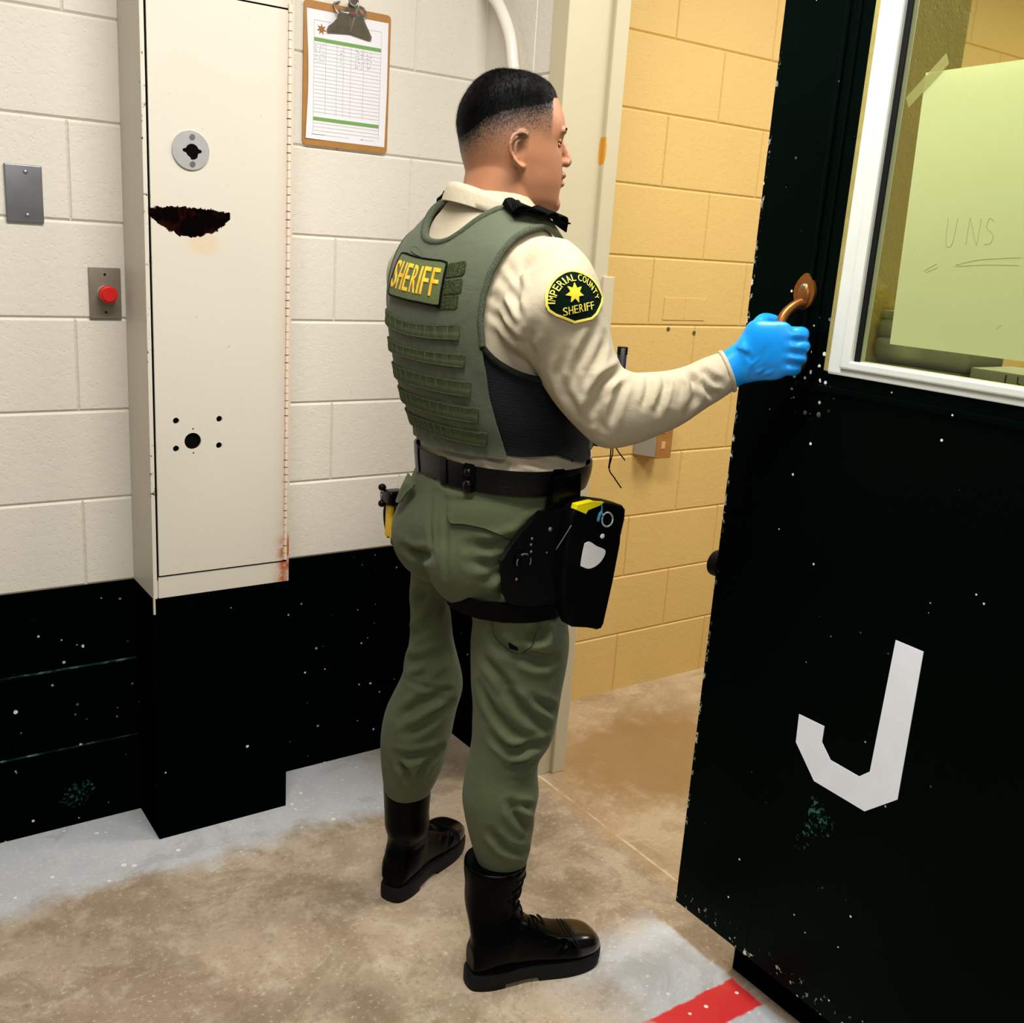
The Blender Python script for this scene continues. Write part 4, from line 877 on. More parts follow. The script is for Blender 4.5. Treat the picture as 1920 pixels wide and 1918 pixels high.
# ---- boots
t = NT('polished_boot_leather'); co = t.geo(); toe_ = t.n('ShaderNodeAttribute', attribute_name='toe').outputs['Fac']
t.bump(t.noise(co, 180, 3), .10, .001)
M_boot = t.set(t.mix(toe_, (.0008, .0008, .0009), (.006, .0035, .0028)), t.mix(toe_, (.26,)*3, (.16,)*3), 0, t.math('ADD', .05, t.math('MULTIPLY', toe_, .45)))  # toe is glossier, and its brown reflection is mixed into the base colour
def boot(heel, ang, shaft, name, label):
    d = Vector((math.cos(R(ang)), math.sin(R(ang)), 0)); l = Vector((-d.y, d.x, 0)); h = Vector((heel[0], heel[1], 0))
    def P(t, s, z): return h+d*t+l*s+Vector((0, 0, z))
    bm = bmesh.new()
    prof = [(0.006, .024, .030, .085), (.022, .034, .030, .110), (.060, .0385, .030, .135), (.105, .0385, .030, .135), (.140, .040, .028, .118), (.175, .045, .026, .098), (.210, .049, .024, .084), (.245, .0475, .022, .078), (.270, .040, .022, .070), (.287, .026, .024, .056), (.294, .012, .028, .044)]
    rings = []
    for t, w, z0, z1 in prof:
        rings.append((P(t, 0, (z0+z1)/2), l*w, Vector((0, 0, (z1-z0)/2))))
    loft(bm, rings, 5, 36, 2.5)
    loft(bm, [((h+d*.066+Vector((0, 0, .06))), d*.058, l*.040), ((h+d*.068+Vector((0, 0, .10))), d*.060, l*.041)]+shaft, 5, 36, 2.2)
    me = fuse(name, bm, 0.004, 5)
    # ankle creases
    lines = []
    for k, (t0, t1, z0, z1) in enumerate(((.04, .12, .115, .128), (.05, .13, .135, .142), (.15, .19, .085, .105), (.175, .205, .06, .09))):
        for sd in (-1, 1): lines.append((-.003, .006, [P(t0, sd*.040, z0), P((t0+t1)/2, sd*.046, (z0+z1)/2-.003), P(t1, sd*.040, z1)]))
    folds(me, lines)
    tt = (get_co(me)-np.array(h))@np.array(d); at = me.attributes.new('toe', 'FLOAT', 'POINT'); at.data.foreach_set('value', np.clip((tt-.222)/.010, 0, 1).astype(np.float32))
    up = put(link(name, me, M_boot), person)
    up['label'] = label
    # welted sole with heel block
    bm = bmesh.new()
    out = [(-.001, 0), (.002, -.018), (.013, -.030), (.045, -.0385), (.085, -.0385), (.120, -.0375), (.160, -.0435), (.205, -.0505), (.245, -.0490), (.275, -.0395), (.291, -.022), (.298, 0)]
    out = out+[(t, -s) for t, s in out[-2:0:-1]]
    sm = catmull([Vector((a, b, 0)) for a, b in out+[out[0]]], 3)[:-1]
    def layer(z, g, lift=0.0, tmin=-1, tmax=9):
        return [bm.verts.new(P(min(max(p.x, tmin), tmax)*(1)+(0 if g == 0 else -g*(p.x-.15)/.15), p.y*(1-g*8), z+max(0, (p.x-.235)/.066)**2*lift)) for p in sm]
    a = layer(.010, 0.0, .010); b = layer(.028, 0.0, .006); c = layer(.034, 0.004, .006); a0 = layer(.010, 0.004, .010)
    n = len(sm)
    for x, y in ((a0, a), (a, b), (b, c)):
        for k in range(n): bm.faces.new((x[k], x[(k+1) % n], y[(k+1) % n], y[k]))
    bm.faces.new(a0[::-1]); bm.faces.new(c)
    hb = [p for p in sm if p.x < .10]
    # heel block and forefoot tread
    for lo, hi in ((-.01, .082), (.135, .285)):
        i0 = next(i for i in range(n) if not lo < sm[i].x < hi and lo < sm[(i+1) % n].x < hi) if lo > 0 else next(i for i in range(n) if sm[i].x >= hi and sm[(i+1) % n].x < hi)
        seg = [(sm[(i0+1+j) % n].x, sm[(i0+1+j) % n].y) for j in range(n) if lo < sm[(i0+1+j) % n].x < hi]; m_ = len(seg)
        va = [bm.verts.new(P(t, s*.97, 0.0+max(0, (t-.235)/.066)**2*.010)) for t, s in seg]; vb = [bm.verts.new(P(t, s*.985, .012+max(0, (t-.235)/.066)**2*.010)) for t, s in seg]
        for k in range(m_): bm.faces.new((va[k], va[(k+1) % m_], vb[(k+1) % m_], vb[k]))
        bm.faces.new(va[::-1]); bm.faces.new(vb)
    bmesh.ops.remove_doubles(bm, verts=bm.verts, dist=0.00005)
    so = autosmooth(obj('sole', bm, M_sole), 40); so.parent = up; so.matrix_parent_inverse = up.matrix_world.inverted()
    # stitched toe cap, laces, collar pad
    bm = bmesh.new()
    bvh = BVHTree.FromPolygons([v.co for v in me.vertices], [p.vertices[:] for p in me.polygons])
    for q in range(2):
        pts = []
        for k in range(13):
            aa = R(200*k/12-100); o_ = P(.228+.006*q-.010*math.cos(aa), .08*math.sin(aa), .03+.09*max(0.0, math.cos(aa)))
            hit = bvh.find_nearest(o_); pts.append(hit[0]+hit[1]*.0004)
        add_tube(bm, pts, .0011, 6, smooth_per=2)
    st = obj('toe_cap_stitching', bm, M_sole, smooth=True); st.parent = up; st.matrix_parent_inverse = up.matrix_world.inverted()
    bm = bmesh.new()
    for k in range(9):
        z = .085+k*.0175; t0 = .172-.0105*k if k < 5 else .130-(k-5)*.003
        pts = []
        for s in (-.022, -.011, 0, .011, .022):
            hit = bvh.ray_cast(P(.34, s, z+.10 if k < 4 else z), (-d+Vector((0, 0, -.45 if k < 4 else 0))).normalized())
            if hit[0]: pts.append(hit[0]+hit[1]*.0015+Vector((0, 0, .004*math.sin(s*90+k*2))))
        if len(pts) == 5: add_tube(bm, pts, .0022, 6, smooth_per=3)
    la = obj('laces', bm, M_blackcloth, smooth=True); la.parent = up; la.matrix_parent_inverse = up.matrix_world.inverted()
    return up, P, bvh
bootR, PbR, bvR = boot((.994, -.946), -12, [((1.058, -.928, .155), tuple(SR_*.054), tuple(V_*.052)), ((1.060, -.926, .20), tuple(SR_*.057), tuple(V_*.056)), ((1.062, -.925, .232), tuple(SR_*.062), tuple(V_*.060)), ((1.063, -.925, .250), tuple(SR_*.063), tuple(V_*.061))], 'boot', 'black leather boot with shiny toe, its brown reflection painted in, nearer the camera')
bootL, PbL, bvL = boot((.985, -.637), 28, [((1.040, -.612, .155), tuple(SR_*.048), tuple(V_*.050)), ((1.036, -.614, .20), tuple(SR_*.050), tuple(V_*.052)), ((1.034, -.615, .262), tuple(SR_*.053), tuple(V_*.055)), ((1.033, -.615, .300), tuple(SR_*.054), tuple(V_*.056))], 'boot', 'black leather boot behind, pointing to the wall')

# ---- head
HC = Vector((1.083, -.788, 0)); HF = Vector((math.cos(R(-18)), math.sin(R(-18)), 0)); HL = Vector((-HF.y, HF.x, 0))
def hp(f, l, z): return HC+HF*f+HL*l+Vector((0, 0, z))
def head_loft(bm):
    secs = [(1.7245, -.030, .024, .026, 0), (1.717, -.048, .048, .046, 0), (1.704, -.065, .068, .060, 0), (1.689, -.076, .081, .0685, .02), (1.668, -.087, .0920, .0745, .05), (1.648, -.0915, .0985, .0775, .08), (1.630, -.093, .0990, .0785, .10), (1.612, -.0910, .0960, .0785, .12),
            (1.590, -.0865, .0975, .0765, .14), (1.570, -.080, .0995, .0730, .16), (1.550, -.072, .1000, .0700, .20), (1.532, -.062, .0985, .0660, .26), (1.512, -.050, .0965, .0600, .32), (1.499, -.045, .0860, .0500, .36), (1.4895, -.020, .0760, .036, .36)]
    zs = [s[0] for s in secs]
    rows = []
    pts = catmull([Vector((s[0], s[1], s[2])) for s in secs], 4); ext = catmull([Vector((s[3], s[4], 0)) for s in secs], 4)
    for p, e in zip(pts, ext):
        z, fb, ff = p; w, egg = e.x, e.y; fc, a = (fb+ff)/2, (ff-fb)/2; ring = []
        for k in range(56):
            t = 2*math.pi*k/56; c = math.cos(t)
            ring.append(bm.verts.new(hp(fc+a*sgn_pow(c, 2/2.25), w*sgn_pow(math.sin(t), 2/2.15)*(1-egg*max(0, c)**1.5-(.04*max(0, -c)**2)), z)))
        rows.append(ring)
    for a, b in zip(rows, rows[1:]):
        for k in range(56): bm.faces.new((a[k], a[(k+1) % 56], b[(k+1) % 56], b[k]))
    bm.faces.new(rows[0]); bm.faces.new(rows[-1][::-1])
def blob(bm, f, l, z, r, sc=(1, 1, 1), yaw=0, pitch=0):
    rot = Matrix((HF, HL, Vector((0, 0, 1)))).transposed() @ Matrix.Rotation(R(yaw), 3, 'Z') @ Matrix.Rotation(R(pitch), 3, 'Y')
    add_ball(bm, hp(f, l, z), r, sc, 16, rot=rot)
bm = bmesh.new(); head_loft(bm)
# neck, nose, brow, lips, chin, cheek and jaw masses
loft(bm, [(tuple(hp(-.016, 0, 1.43)), tuple(HF*.074), tuple(HL*.076)), (tuple(hp(-.012, 0, 1.50)), tuple(HF*.069), tuple(HL*.071)), (tuple(hp(-.010, 0, 1.54)), tuple(HF*.067), tuple(HL*.069)), (tuple(hp(-.006, 0, 1.58)), tuple(HF*.064), tuple(HL*.066)), (tuple(hp(-.002, 0, 1.61)), tuple(HF*.05), tuple(HL*.055))], 5, 40, 2.2)
for i, (f, z, r) in enumerate(((.099, 1.612, .0080), (.1035, 1.604, .0084), (.1075, 1.596, .0090), (.1100, 1.589, .0100))): blob(bm, f, 0, z, r, (1, 1, 1.15))
for s in (-1, 1):
    blob(bm, .1035, s*.0110, 1.5845, .0075, (1.2, .9, .85)); blob(bm, .0860, s*.028, 1.6350, .0100, (.9, 2.1, .9))
blob(bm, .0990, 0, 1.5630, .0125, (.85, 1.8, .62)); blob(bm, .0985, 0, 1.5480, .0105, (.95, 1.75, .62)); blob(bm, .0870, 0, 1.512, .0175, (.9, 1.35, .95))
# ears: shell, helix, antihelix, tragus, lobe
for s in (-1, 1):
    def ep(f, l, z): return hp(-.005+f*1.25, s*(.0780+l-f*.60), 1.594+z*.88)
    blob(bm, -.010, s*.0795, 1.594, .0145, (1.1, .22, 1.45), yaw=-s*32)
    add_tube(bm, [ep(.013, -.006, -.002), ep(.0165, -.001, .012), ep(.012, .004, .026), ep(.001, .007, .0315), ep(-.0105, .0085, .0255), ep(-.0165, .009, .012), ep(-.0165, .0085, -.004), ep(-.012, .007, -.0165), ep(-.004, .0045, -.0255), ep(.0055, .001, -.031), ep(.0115, -.003, -.0275), ep(.0125, -.005, -.020)], [.0030, .0036, .0040, .0042, .0042, .0042, .0040, .0042, .0048, .0052, .0044, .0032], 9, smooth_per=4)
    add_tube(bm, [ep(.004, .0015, .0195), ep(-.0055, .0045, .0135), ep(-.0085, .0055, .002), ep(-.006, .004, -.010), ep(.000, .002, -.0165)], [.0022, .0030, .0032, .0030, .0020], 8, smooth_per=4)
    add_ball(bm, ep(.0125, -.002, -.006), .0042, (1, 1, 1.2), 12)
# shoulders, chest and limbs under the clothes
def shrink(rings, k): return [(c, tuple(Vector(u)*k), tuple(Vector(w)*k)) for c, u, w in rings]
loft(bm, shrink(TORSO[:10], .86), 4, 40); loft(bm, [(TORSO[9][0], (.09, 0, 0), (0, .14, 0)), ((1.058, -.772, 1.45), (.074, 0, 0), (0, .10, 0)), ((1.060, -.776, 1.49), (.066, 0, 0), (0, .072, 0)), ((1.064, -.780, 1.53), (.062, 0, 0), (0, .064, 0))], 4, 36)
loft(bm, shrink(ARM_R, .66), 4, 28); loft(bm, shrink(ARM_L, .66), 4, 28)
loft(bm, [axr(1.0, 1.09, -.795, .12, .155), axr(.92, 1.08, -.786, .12, .155), axr(.82, 1.085, -.787, .085, .12)], 4, 40); loft(bm, shrink(RL, .66), 4, 28); loft(bm, shrink(LL, .62), 4, 28)
body_me = fuse('body', bm, 0.0026, 5)
# eye sockets
P = get_co(body_me); N = get_no(body_me); off = np.zeros(len(P))
for s in (-1, 1):
    c = np.array(hp(.0900, s*.0330, 1.6150)); d = np.linalg.norm((P-c)/np.array([1.2, 1.2, .75]), axis=1); off -= .0090*np.exp(-(d/.0135)**2)
    c = np.array(hp(.000, s*.084, 1.5920)); d = np.linalg.norm((P-c)/np.array([1, 1, 1.7]), axis=1); off -= .0100*np.exp(-(d/.0065)**2)
c = np.array(hp(.108, 0, 1.5555)); d = np.linalg.norm((P-c)*np.array([1, .5, 2.2]), axis=1); off -= .0014*np.exp(-(d/.006)**2)
set_co(body_me, P+N*off[:, None])
head_bvh = BVHTree.FromPolygons([v.co for v in body_me.vertices], [p.vertices[:] for p in body_me.polygons])
# ---- clipped surface patches: smooth outlines on curved cloth
def clip_grid(bm, nx, ny, dom, f, mapf, mi=0):
    x0, x1, y0, y1 = dom
    X = [x0+(x1-x0)*i/nx for i in range(nx+1)]; Y = [y0+(y1-y0)*j/ny for j in range(ny+1)]
    F = [[f(x, y) for y in Y] for x in X]; cache = {}
    def vert(key, x, y):
        if key not in cache:
            p = mapf(x, y); cache[key] = bm.verts.new(p) if p is not None else None
        return cache[key]
    fs = []
    for i in range(nx):
        for j in range(ny):
            cs = [(i, j), (i+1, j), (i+1, j+1), (i, j+1)]
            if max(F[a][b] for a, b in cs) <= 0: continue
            poly = []
            for k in range(4):
                a, b = cs[k], cs[(k+1) % 4]; fa, fb = F[a[0]][a[1]], F[b[0]][b[1]]
                if fa > 0: poly.append(vert(a, X[a[0]], Y[a[1]]))
                if (fa > 0) != (fb > 0):
                    t = fa/(fa-fb); key = ('e',)+tuple(sorted((a, b)))
                    poly.append(vert(key, X[a[0]]+(X[b[0]]-X[a[0]])*t, Y[a[1]]+(Y[b[1]]-Y[a[1]])*t))
            q = []
            for v in poly:
                if v is not None and v not in q: q.append(v)
            if len(q) >= 3:
                try: fc = bm.faces.new(q); fc.material_index = mi; fs.append(fc)
                except ValueError: pass
    return fs
def shell(name, bm, mats, parent, thick, outward, bevel=0.0, smooth=True):
    """give a patch a thickness below its outer face"""
    bm.normal_update(); acc = 0
    for fc in list(bm.faces)[::7]: acc += fc.normal.dot(outward(fc.calc_center_median()))
    if acc < 0:
        for fc in bm.faces: fc.normal_flip()
    o = link(name, mesh_of(bm, name), mats)
    m = o.modifiers.new('s', 'SOLIDIFY'); m.thickness = thick; m.offset = -1; m.use_even_offset = False
    bpy.context.view_layer.update()
    me = bpy.data.meshes.new_from_object(o.evaluated_get(bpy.context.evaluated_depsgraph_get()))
    o.modifiers.clear(); o.data = me
    if smooth: autosmooth(o, 50)
    if parent is not None: o.parent = parent
    return o
def lerp(tab, x):
    if x <= tab[0][0]: return tab[0][1]
    for (a, b), (c, d) in zip(tab, tab[1:]):
        if x <= c: return b+(d-b)*(x-a)/(c-a)
    return tab[-1][1]
def smst(x): x = max(0.0, min(1.0, x)); return x*x*(3-2*x)
def bvh_me(me): return BVHTree.FromPolygons([v.co for v in me.vertices], [p.vertices[:] for p in me.polygons])
core_bvh = bvh_me(torso_core)
AX = Vector((1.075, -.785, 0))
def cap_ray(phi, s):
    p = R(phi); h = Vector((-math.cos(p), -math.sin(p), 0))
    if s <= 0: return AX+Vector((0, 0, 1.22+s)), h
    e = s/.22; return AX+Vector((0, 0, 1.22)), h*math.cos(e)+Vector((0, 0, math.sin(e)))
def on_core(phi, s, off):
    o, d = cap_ray(phi, s); h = core_bvh.ray_cast(o, d)
    if h[0] is None: return None
    n = h[1] if h[1].dot(d) > 0 else -h[1]
    return h[0]+(n*.5+d*.5).normalized()*off
out_core = lambda c: (c-Vector((1.075, -.785, c.z if c.z < 1.22 else 1.22)))

# ---- skin
def skin_mat():
    t = NT('skin'); co = t.geo()
    st = t.n('ShaderNodeAttribute', attribute_name='stubble').outputs['Fac']; lp = t.n('ShaderNodeAttribute', attribute_name='lips').outputs['Fac']
    n = t.noise(co, 28, 4); col = t.mix(n, srgb(164, 110, 76), srgb(182, 126, 92))
    col = t.mix(t.math('MULTIPLY', t.smooth(t.noise(co, 9, 2), .4, .7), .35), col, srgb(168, 98, 70))
    col = t.mix(t.math('MULTIPLY', lp, .7), col, srgb(142, 80, 66))
    hair_n = t.smooth(t.noise(co, 620, 2), .30, .68)
    dens = t.math('MULTIPLY', st, t.math('ADD', .72, t.math('MULTIPLY', hair_n, .5)), clamp=True)
    col = t.mix(dens, col, srgb(58, 49, 43))
    t.bump(t.noise(co, 420, 2), .10, .0006)
    t.b.inputs['Subsurface Weight'].default_value = 0.05; t.b.inputs['Subsurface Radius'].default_value = (.012, .004, .002)
    return t.set(col, .46, 0, .4)
M_skin = skin_mat()
M_hair = plain('black_hair', (.0014, .0012, .0012), .55, spec=.10)
ZB = [(-.112, 1.585), (-.099, 1.590), (-.090, 1.606), (-.066, 1.632), (-.034, 1.648), (0, 1.657), (.030, 1.664), (.052, 1.671), (.060, 1.686), (.078, 1.6915), (.12, 1.695)]
def head_local(p): q = p-HC; return q.dot(HF), q.dot(HL), p.z
P = get_co(body_me); q = P-np.array(HC); Fv = q@np.array(HF); Lv = q@np.array(HL); Zv = P[:, 2]
zb = np.interp(Fv, [a for a, b in ZB], [b for a, b in ZB])
fade = np.clip((Zv-(zb-.080))/.080, 0, 1)**1.2
side = np.clip((.066-Fv)/.012, 0, 1)                       # stops at the temple
under = np.where(Fv > .012, np.clip((Zv-1.600)/.03, 0, 1), 1.0)
stub = fade*side*under
stub = np.where((Fv > .058) & (Zv < zb), 0, stub)
beard = .22*np.exp(-((Fv-.10)/.02)**2)*np.exp(-((Zv-1.572)/.007)**2)*(np.abs(Lv) < .03)*3.0+.16*np.clip((1.545-Zv)/.03, 0, 1)*(Zv > 1.49)*np.clip((Fv-.01)/.03, 0, 1)
stub = np.clip(np.maximum(stub, beard), 0, 1)*(Zv > 1.45)
lips = np.exp(-((Fv-.105)/.012)**2)*np.exp(-((Zv-1.556)/.011)**2)*(np.abs(Lv) < .026)
for nm, arr in (('stubble', stub), ('lips', lips)):
    at = body_me.attributes.new(nm, 'FLOAT', 'POINT'); at.data.foreach_set('value', arr.astype(np.float32))
body = put(link('body', body_me, M_skin), person)
# eyes and brows
for s in (-1, 1):
    bm = bmesh.new(); add_ball(bm, hp(.0715, s*.0325, 1.6150), .0118)
    e = obj('eye', bm, plain('eye_white', srgb(170, 156, 140), .25), body, smooth=True)
    bm = bmesh.new(); add_ball(bm, hp(.0808, s*.0335, 1.6150), .0058, (1, 1, 1)); obj('iris', bm, plain('dark_brown_iris', (.006, .003, .002), .15), body, smooth=True)
    bm = bmesh.new()
    for ph in (0, 1):
        pts = []
        for k in range(9):
            a = R(-62+124*k/8); pts.append(hp(.0715+.0128*math.cos(a)*math.cos(R(24)), s*.0325+.0128*math.sin(a), 1.6150+(.0050 if ph == 0 else -.0055)*math.cos(a)+(.0004)))
        add_tube(bm, pts, .0027, 7, smooth_per=2)
    obj('eyelid', bm, M_skin, body, smooth=True)
    bm = bmesh.new(); rr = random.Random(5+s)
    for k in range(110):
        u = rr.random(); l_ = s*(.013+.034*u); z_ = 1.6335+.0055*math.sin(u*2.6)+rr.uniform(-.0028, .0028)*(1-.5*u)
        o_ = hp(.16, l_, z_); h = head_bvh.ray_cast(o_, -HF)
        if h[0] is None: continue
        b = h[0]-HF*.0008; tip = b+HL*s*.006+Vector((0, 0, .0012))+HF*.0002; w_ = Vector((0, 0, .0007))
        bm.faces.new([bm.verts.new(b-w_), bm.verts.new(b+w_), bm.verts.new(tip)])
    for k in range(14):                                   # lashes
        a = R(-50+100*k/13); b = hp(.0715+.0130*math.cos(a), s*.0325+.0130*math.sin(a), 1.6192); tip = b+HF*.0055+Vector((0, 0, .0012)); w_ = HL*.0008
        bm.faces.new([bm.verts.new(b-w_), bm.verts.new(b+w_), bm.verts.new(tip)])
    link('eyebrow', mesh_of(bm, 'eyebrow'), M_hair, body)
# hair: close cap and short strands
HCEN = HC+Vector((0, 0, 1.615))
def hair_pos(az, el, off):
    d = (HF*math.cos(R(az))+HL*math.sin(R(az)))*math.cos(R(el))+Vector((0, 0, math.sin(R(el))))
    h = head_bvh.ray_cast(HCEN, d)
    return (h[0], d) if h[0] is not None else (None, d)
def hair_f(az, el):
    p, d = hair_pos(az, el, 0)
    if p is None: return -1
    f, l, z = head_local(p)
    jag = .0018*math.sin(az*1.9)*math.sin(az*.83+1)+.0012*math.sin(az*5.1+el)
    return z-(lerp(ZB, f)+jag+(.006 if f < .055 else 0))
def hair_map(az, el):
    p, d = hair_pos(az, el, 0)
    if p is None: return None
    f, l, z = head_local(p); g = z-lerp(ZB, f)
    return p+d*(.0003+.0042*smst((g-.004)/.045)+(.0030*smst(g/.012) if f > .055 else 0)+.0006*math.sin(az*2.3+el*3.1)*math.sin(el*2.7-az*.9))
bm = bmesh.new(); clip_grid(bm, 120, 50, (-180, 180, -12, 89.5), hair_f, hair_map)
bmesh.ops.remove_doubles(bm, verts=bm.verts, dist=.0002)
rr = random.Random(11)
for k in range(34000):
    az = rr.uniform(-180, 180); el = math.degrees(math.asin(rr.uniform(-.30, .999)))
    p, d = hair_pos(az, el, 0)
    if p is None: continue
    f, l, z = head_local(p); g = z-lerp(ZB, f)
    if f > .056 and g < 0: continue
    if f > .015 and z < 1.628: continue
    if g < 0 and rr.random() > math.exp(g/.014)*.85: continue
    L_ = .0022+.0062*smst((g+.012)/.05); base = p+d*(.0002+.0040*smst((g-.004)/.045))
    down = (HF*(.9 if f > 0 else .1)-Vector((0, 0, 1))*(.35 if z > 1.70 else 1.0)); down = (down-d*down.dot(d)).normalized()
    tip = base+(d*(.35 if g > .01 else .25)+down*.9+Vector((rr.uniform(-.3, .3), rr.uniform(-.3, .3), rr.uniform(-.2, .2)))).normalized()*L_
    w_ = d.cross(down).normalized()*.00030
    bm.faces.new([bm.verts.new(base-w_), bm.verts.new(base+w_), bm.verts.new(tip)])
hair = link('hair', mesh_of(bm, 'hair'), M_hair, body)
for p_ in hair.data.polygons: p_.use_smooth = True

# ---- shirt collar
bm = bmesh.new()
CC = Vector((1.064, -.782, 0))
def collar_pt(a, r, dz):
    # a = 0 at the nape, rising again to the throat; the ring dips to the front
    h = HF*-math.cos(a)+HL*-math.sin(a)
    return CC+h*r*(1+.10*(1-math.cos(a))/2)+Vector((0, 0, 1.512-.055*(1-math.cos(a))/2+dz))
prof = [(.071, -.020), (.073, .008), (.0755, .0215), (.0795, .0255), (.0840, .0240), (.0880, .014), (.0912, .003), (.0935, -.0065), (.0912, -.0080), (.0870, .000), (.0810, .008)]
N_ = 64; rows = []
for k in range(N_):
    a = R(-172+344*k/(N_-1)); fl = 1+.35*((1-math.cos(a))/2)**2
    rows.append([bm.verts.new(collar_pt(a, r+(r-.071)*.12*math.cos(a*2), dz*(1 if dz > 0 else fl))) for r, dz in prof])
for a, b in zip(rows, rows[1:]):
    for k in range(len(prof)): bm.faces.new((a[k], a[(k+1) % len(prof)], b[(k+1) % len(prof)], b[k]))
bm.faces.new(rows[0]); bm.faces.new(rows[-1][::-1])
collar = obj('collar', bm, M_shirt, shirt); autosmooth(collar, 70)
bm = bmesh.new()
for k in range(5): add_ball(bm, collar_pt(R(138), .101, -.012-.006*k), .0024, (1, 1, 1.2), 8)
obj('collar_pin', bm, plain('brass', srgb(214, 164, 74), .3, .8), shirt, smooth=True)

# ---- vest
VE = [(-.16, 71), (-.14, 70), (-.08, 62.5), (-.033, 57.5), (.028, 54), (.065, 52.6), (.10, 51.2), (.137, 52), (.166, 54.8), (.19, 59.8), (.213, 67.5), (.232, 79), (.245, 96), (.250, 180)]
NT_ = [(0, .2240), (10, .2245), (20, .2270), (30, .2365), (41, .2505), (54, .2635), (68, .2720), (90, .2735), (112, .268), (126, .255), (140, .230), (152, .205), (180, .195)]
def vest_f(phi, s):
    a = abs(phi+1.5); ef = VE
    side = (lerp(VE, s)-a) if a < 96 else (a-(194-lerp(VE, s)))
    if s > .2455: side = 40
    return min(side*.0035, lerp(NT_, a)-s, s+.143+.006*math.cos(R(phi*1.2)))
def vest_map(off):
    def m(phi, s):
        w = .0012*math.sin(phi*.35+s*60)*smst((.05-s)/.1)*(1 if abs(phi) > 25 else .3)
        return on_core(phi, s, off+w)
    return m
bm = bmesh.new(); clip_grid(bm, 180, 110, (-180, 180, -.16, .285), vest_f, vest_map(.0150))
bmesh.ops.remove_doubles(bm, verts=bm.verts, dist=.0001)
vest = shell('vest', bm, M_vest, None, .010, out_core); put(vest, person)
def edge_line(side, off, s0, s1, n=26):
    """points along the arm hole of the back panel"""
    pts = []
    for k in range(n+1):
        s = s0+(s1-s0)*k/n; p = on_core(side*lerp(VE, s)-1.5, s, off)
        if p: pts.append(p)
    return pts
def mesh_mat():
    t = NT('open_mesh_binding'); co = t.geo()
    v = t.n('ShaderNodeTexVoronoi', ins={'Vector': co, 'Scale': 800}).outputs['Distance']
    t.bump(v, .8, .002); return t.set(t.mix(t.smooth(v, .25, .5), srgb(112, 121, 95), srgb(66, 74, 57)), .8, 0, .2)
M_mesh = mesh_mat(); M_dmesh = cloth('dark_mesh_binding', (.006, .008, .006), (.02, .026, .018), weave=400, wb=.8)
bm = bmesh.new()
for sd in (1, -1):
    add_tube(bm, edge_line(sd, .0125, .055, .243), .0058, 8, smooth_per=2)
nk = [on_core(ph-1.5, lerp(NT_, abs(ph)), .0110) for ph in range(-66, 67, 4)]
add_tube(bm, [p for p in nk if p], .0072, 8, smooth_per=2)
trim = obj('mesh_binding', bm, M_mesh, vest, smooth=True)
for sd in (1, -1):
    bm = bmesh.new(); add_tube(bm, [p for p in [on_core(sd*a-1.5, s, .010) for a, s in ((52.5, .055), (58, .035), (64, .020), (72, .006), (82, -.002), (94, -.002), (106, .006), (120, .03))] if p], .0062, 8, smooth_per=4)
    obj('armhole_binding', bm, M_dmesh, vest, smooth=True)
# black ribbed side panels
def ribbed():
    t = NT('black_ribbed_elastic'); co = t.geo(); z = t.sep(co)[2]
    w = t.math('SINE', t.math('MULTIPLY', z, 2100)); t.bump(w, .5, .0012)
    return t.set(t.mix(t.smooth(w, -.2, .9), (.002, .0028, .003), (.010, .016, .017)), .6, 0, .12)
M_rib = ribbed()
for sd in (1, -1):
    def cf(phi, s):
        a = abs(phi); top = lerp([(50, .055), (64, .022), (78, .002), (92, -.002), (106, .008), (126, .02), (142, .04)], a)
        bot = lerp([(56, -.128), (66, -.136), (72, -.139), (96, -.137), (108, -.150), (122, -.156), (134, -.152), (140, -.13)], a)
        return min(top-s, s-bot, (a-50)*.003, (141-a)*.003)
    bm = bmesh.new(); d = (48, 144) if sd > 0 else (-144, -48)
    clip_grid(bm, 60, 60, (*d, -.16, .06), lambda p, s: cf(p+1.5*0, s), lambda p, s: on_core(p, s, .0095))
    shell('side_panel', bm, M_rib, vest, .006, out_core)
# webbing ladder
def web_mat():
    t = NT('stitched_webbing'); co = t.geo()
    t.bump(t.noise(co, 600, 2), .4, .001); return t.set(t.mix(t.noise(co, 9, 3), srgb(62, 70, 44), srgb(73, 81, 53)), .85, 0, .2)
M_webb = web_mat(); M_stitch = plain('pale_green_thread', srgb(98, 108, 74), .8)
for s0, pe in ((.0785, 39.5), (.0268, 43), (-.0246, 47), (-.0680, 51.8), (-.1095, 57)):
    bm = bmesh.new(); hw = .0132
    def wf(phi, s, s0=s0, pe=pe): return min((pe-phi)*.003, (phi+pe+3)*.003, s-(s0-hw), (s0+hw)-s)
    clip_grid(bm, 90, 12, (-pe-6, pe+3, s0-.018, s0+.018), wf, lambda p, s, s0=s0: on_core(p, s, .0185+.0010*math.sin(p*.9)+.0012*(1 if s < s0 else 0)))
    w = shell('webbing_strap', bm, M_webb, vest, .0025, out_core)
    bm = bmesh.new()
    for k in range(-5, 6):
        p_ = k*8.5-1.5
        if -pe < p_ < pe-3: add_tube(bm, [q_ for q_ in [on_core(p_, s0-hw+.003+i*.0034, .0192+.0010*math.sin(p_*.9)) for i in range(7)] if q_], .0006, 4)
    for i_ in (0, 1):
        pts = [on_core(p_, s0+(hw-.0016)*(1 if i_ else -1), .0190+.0010*math.sin(p_*.9)+.0012*(0 if i_ else 1)) for p_ in range(int(-pe), int(pe)-1, 3)]
        add_tube(bm, [q_ for q_ in pts if q_], .0004, 4)
    obj('stitching', bm, M_stitch, vest)
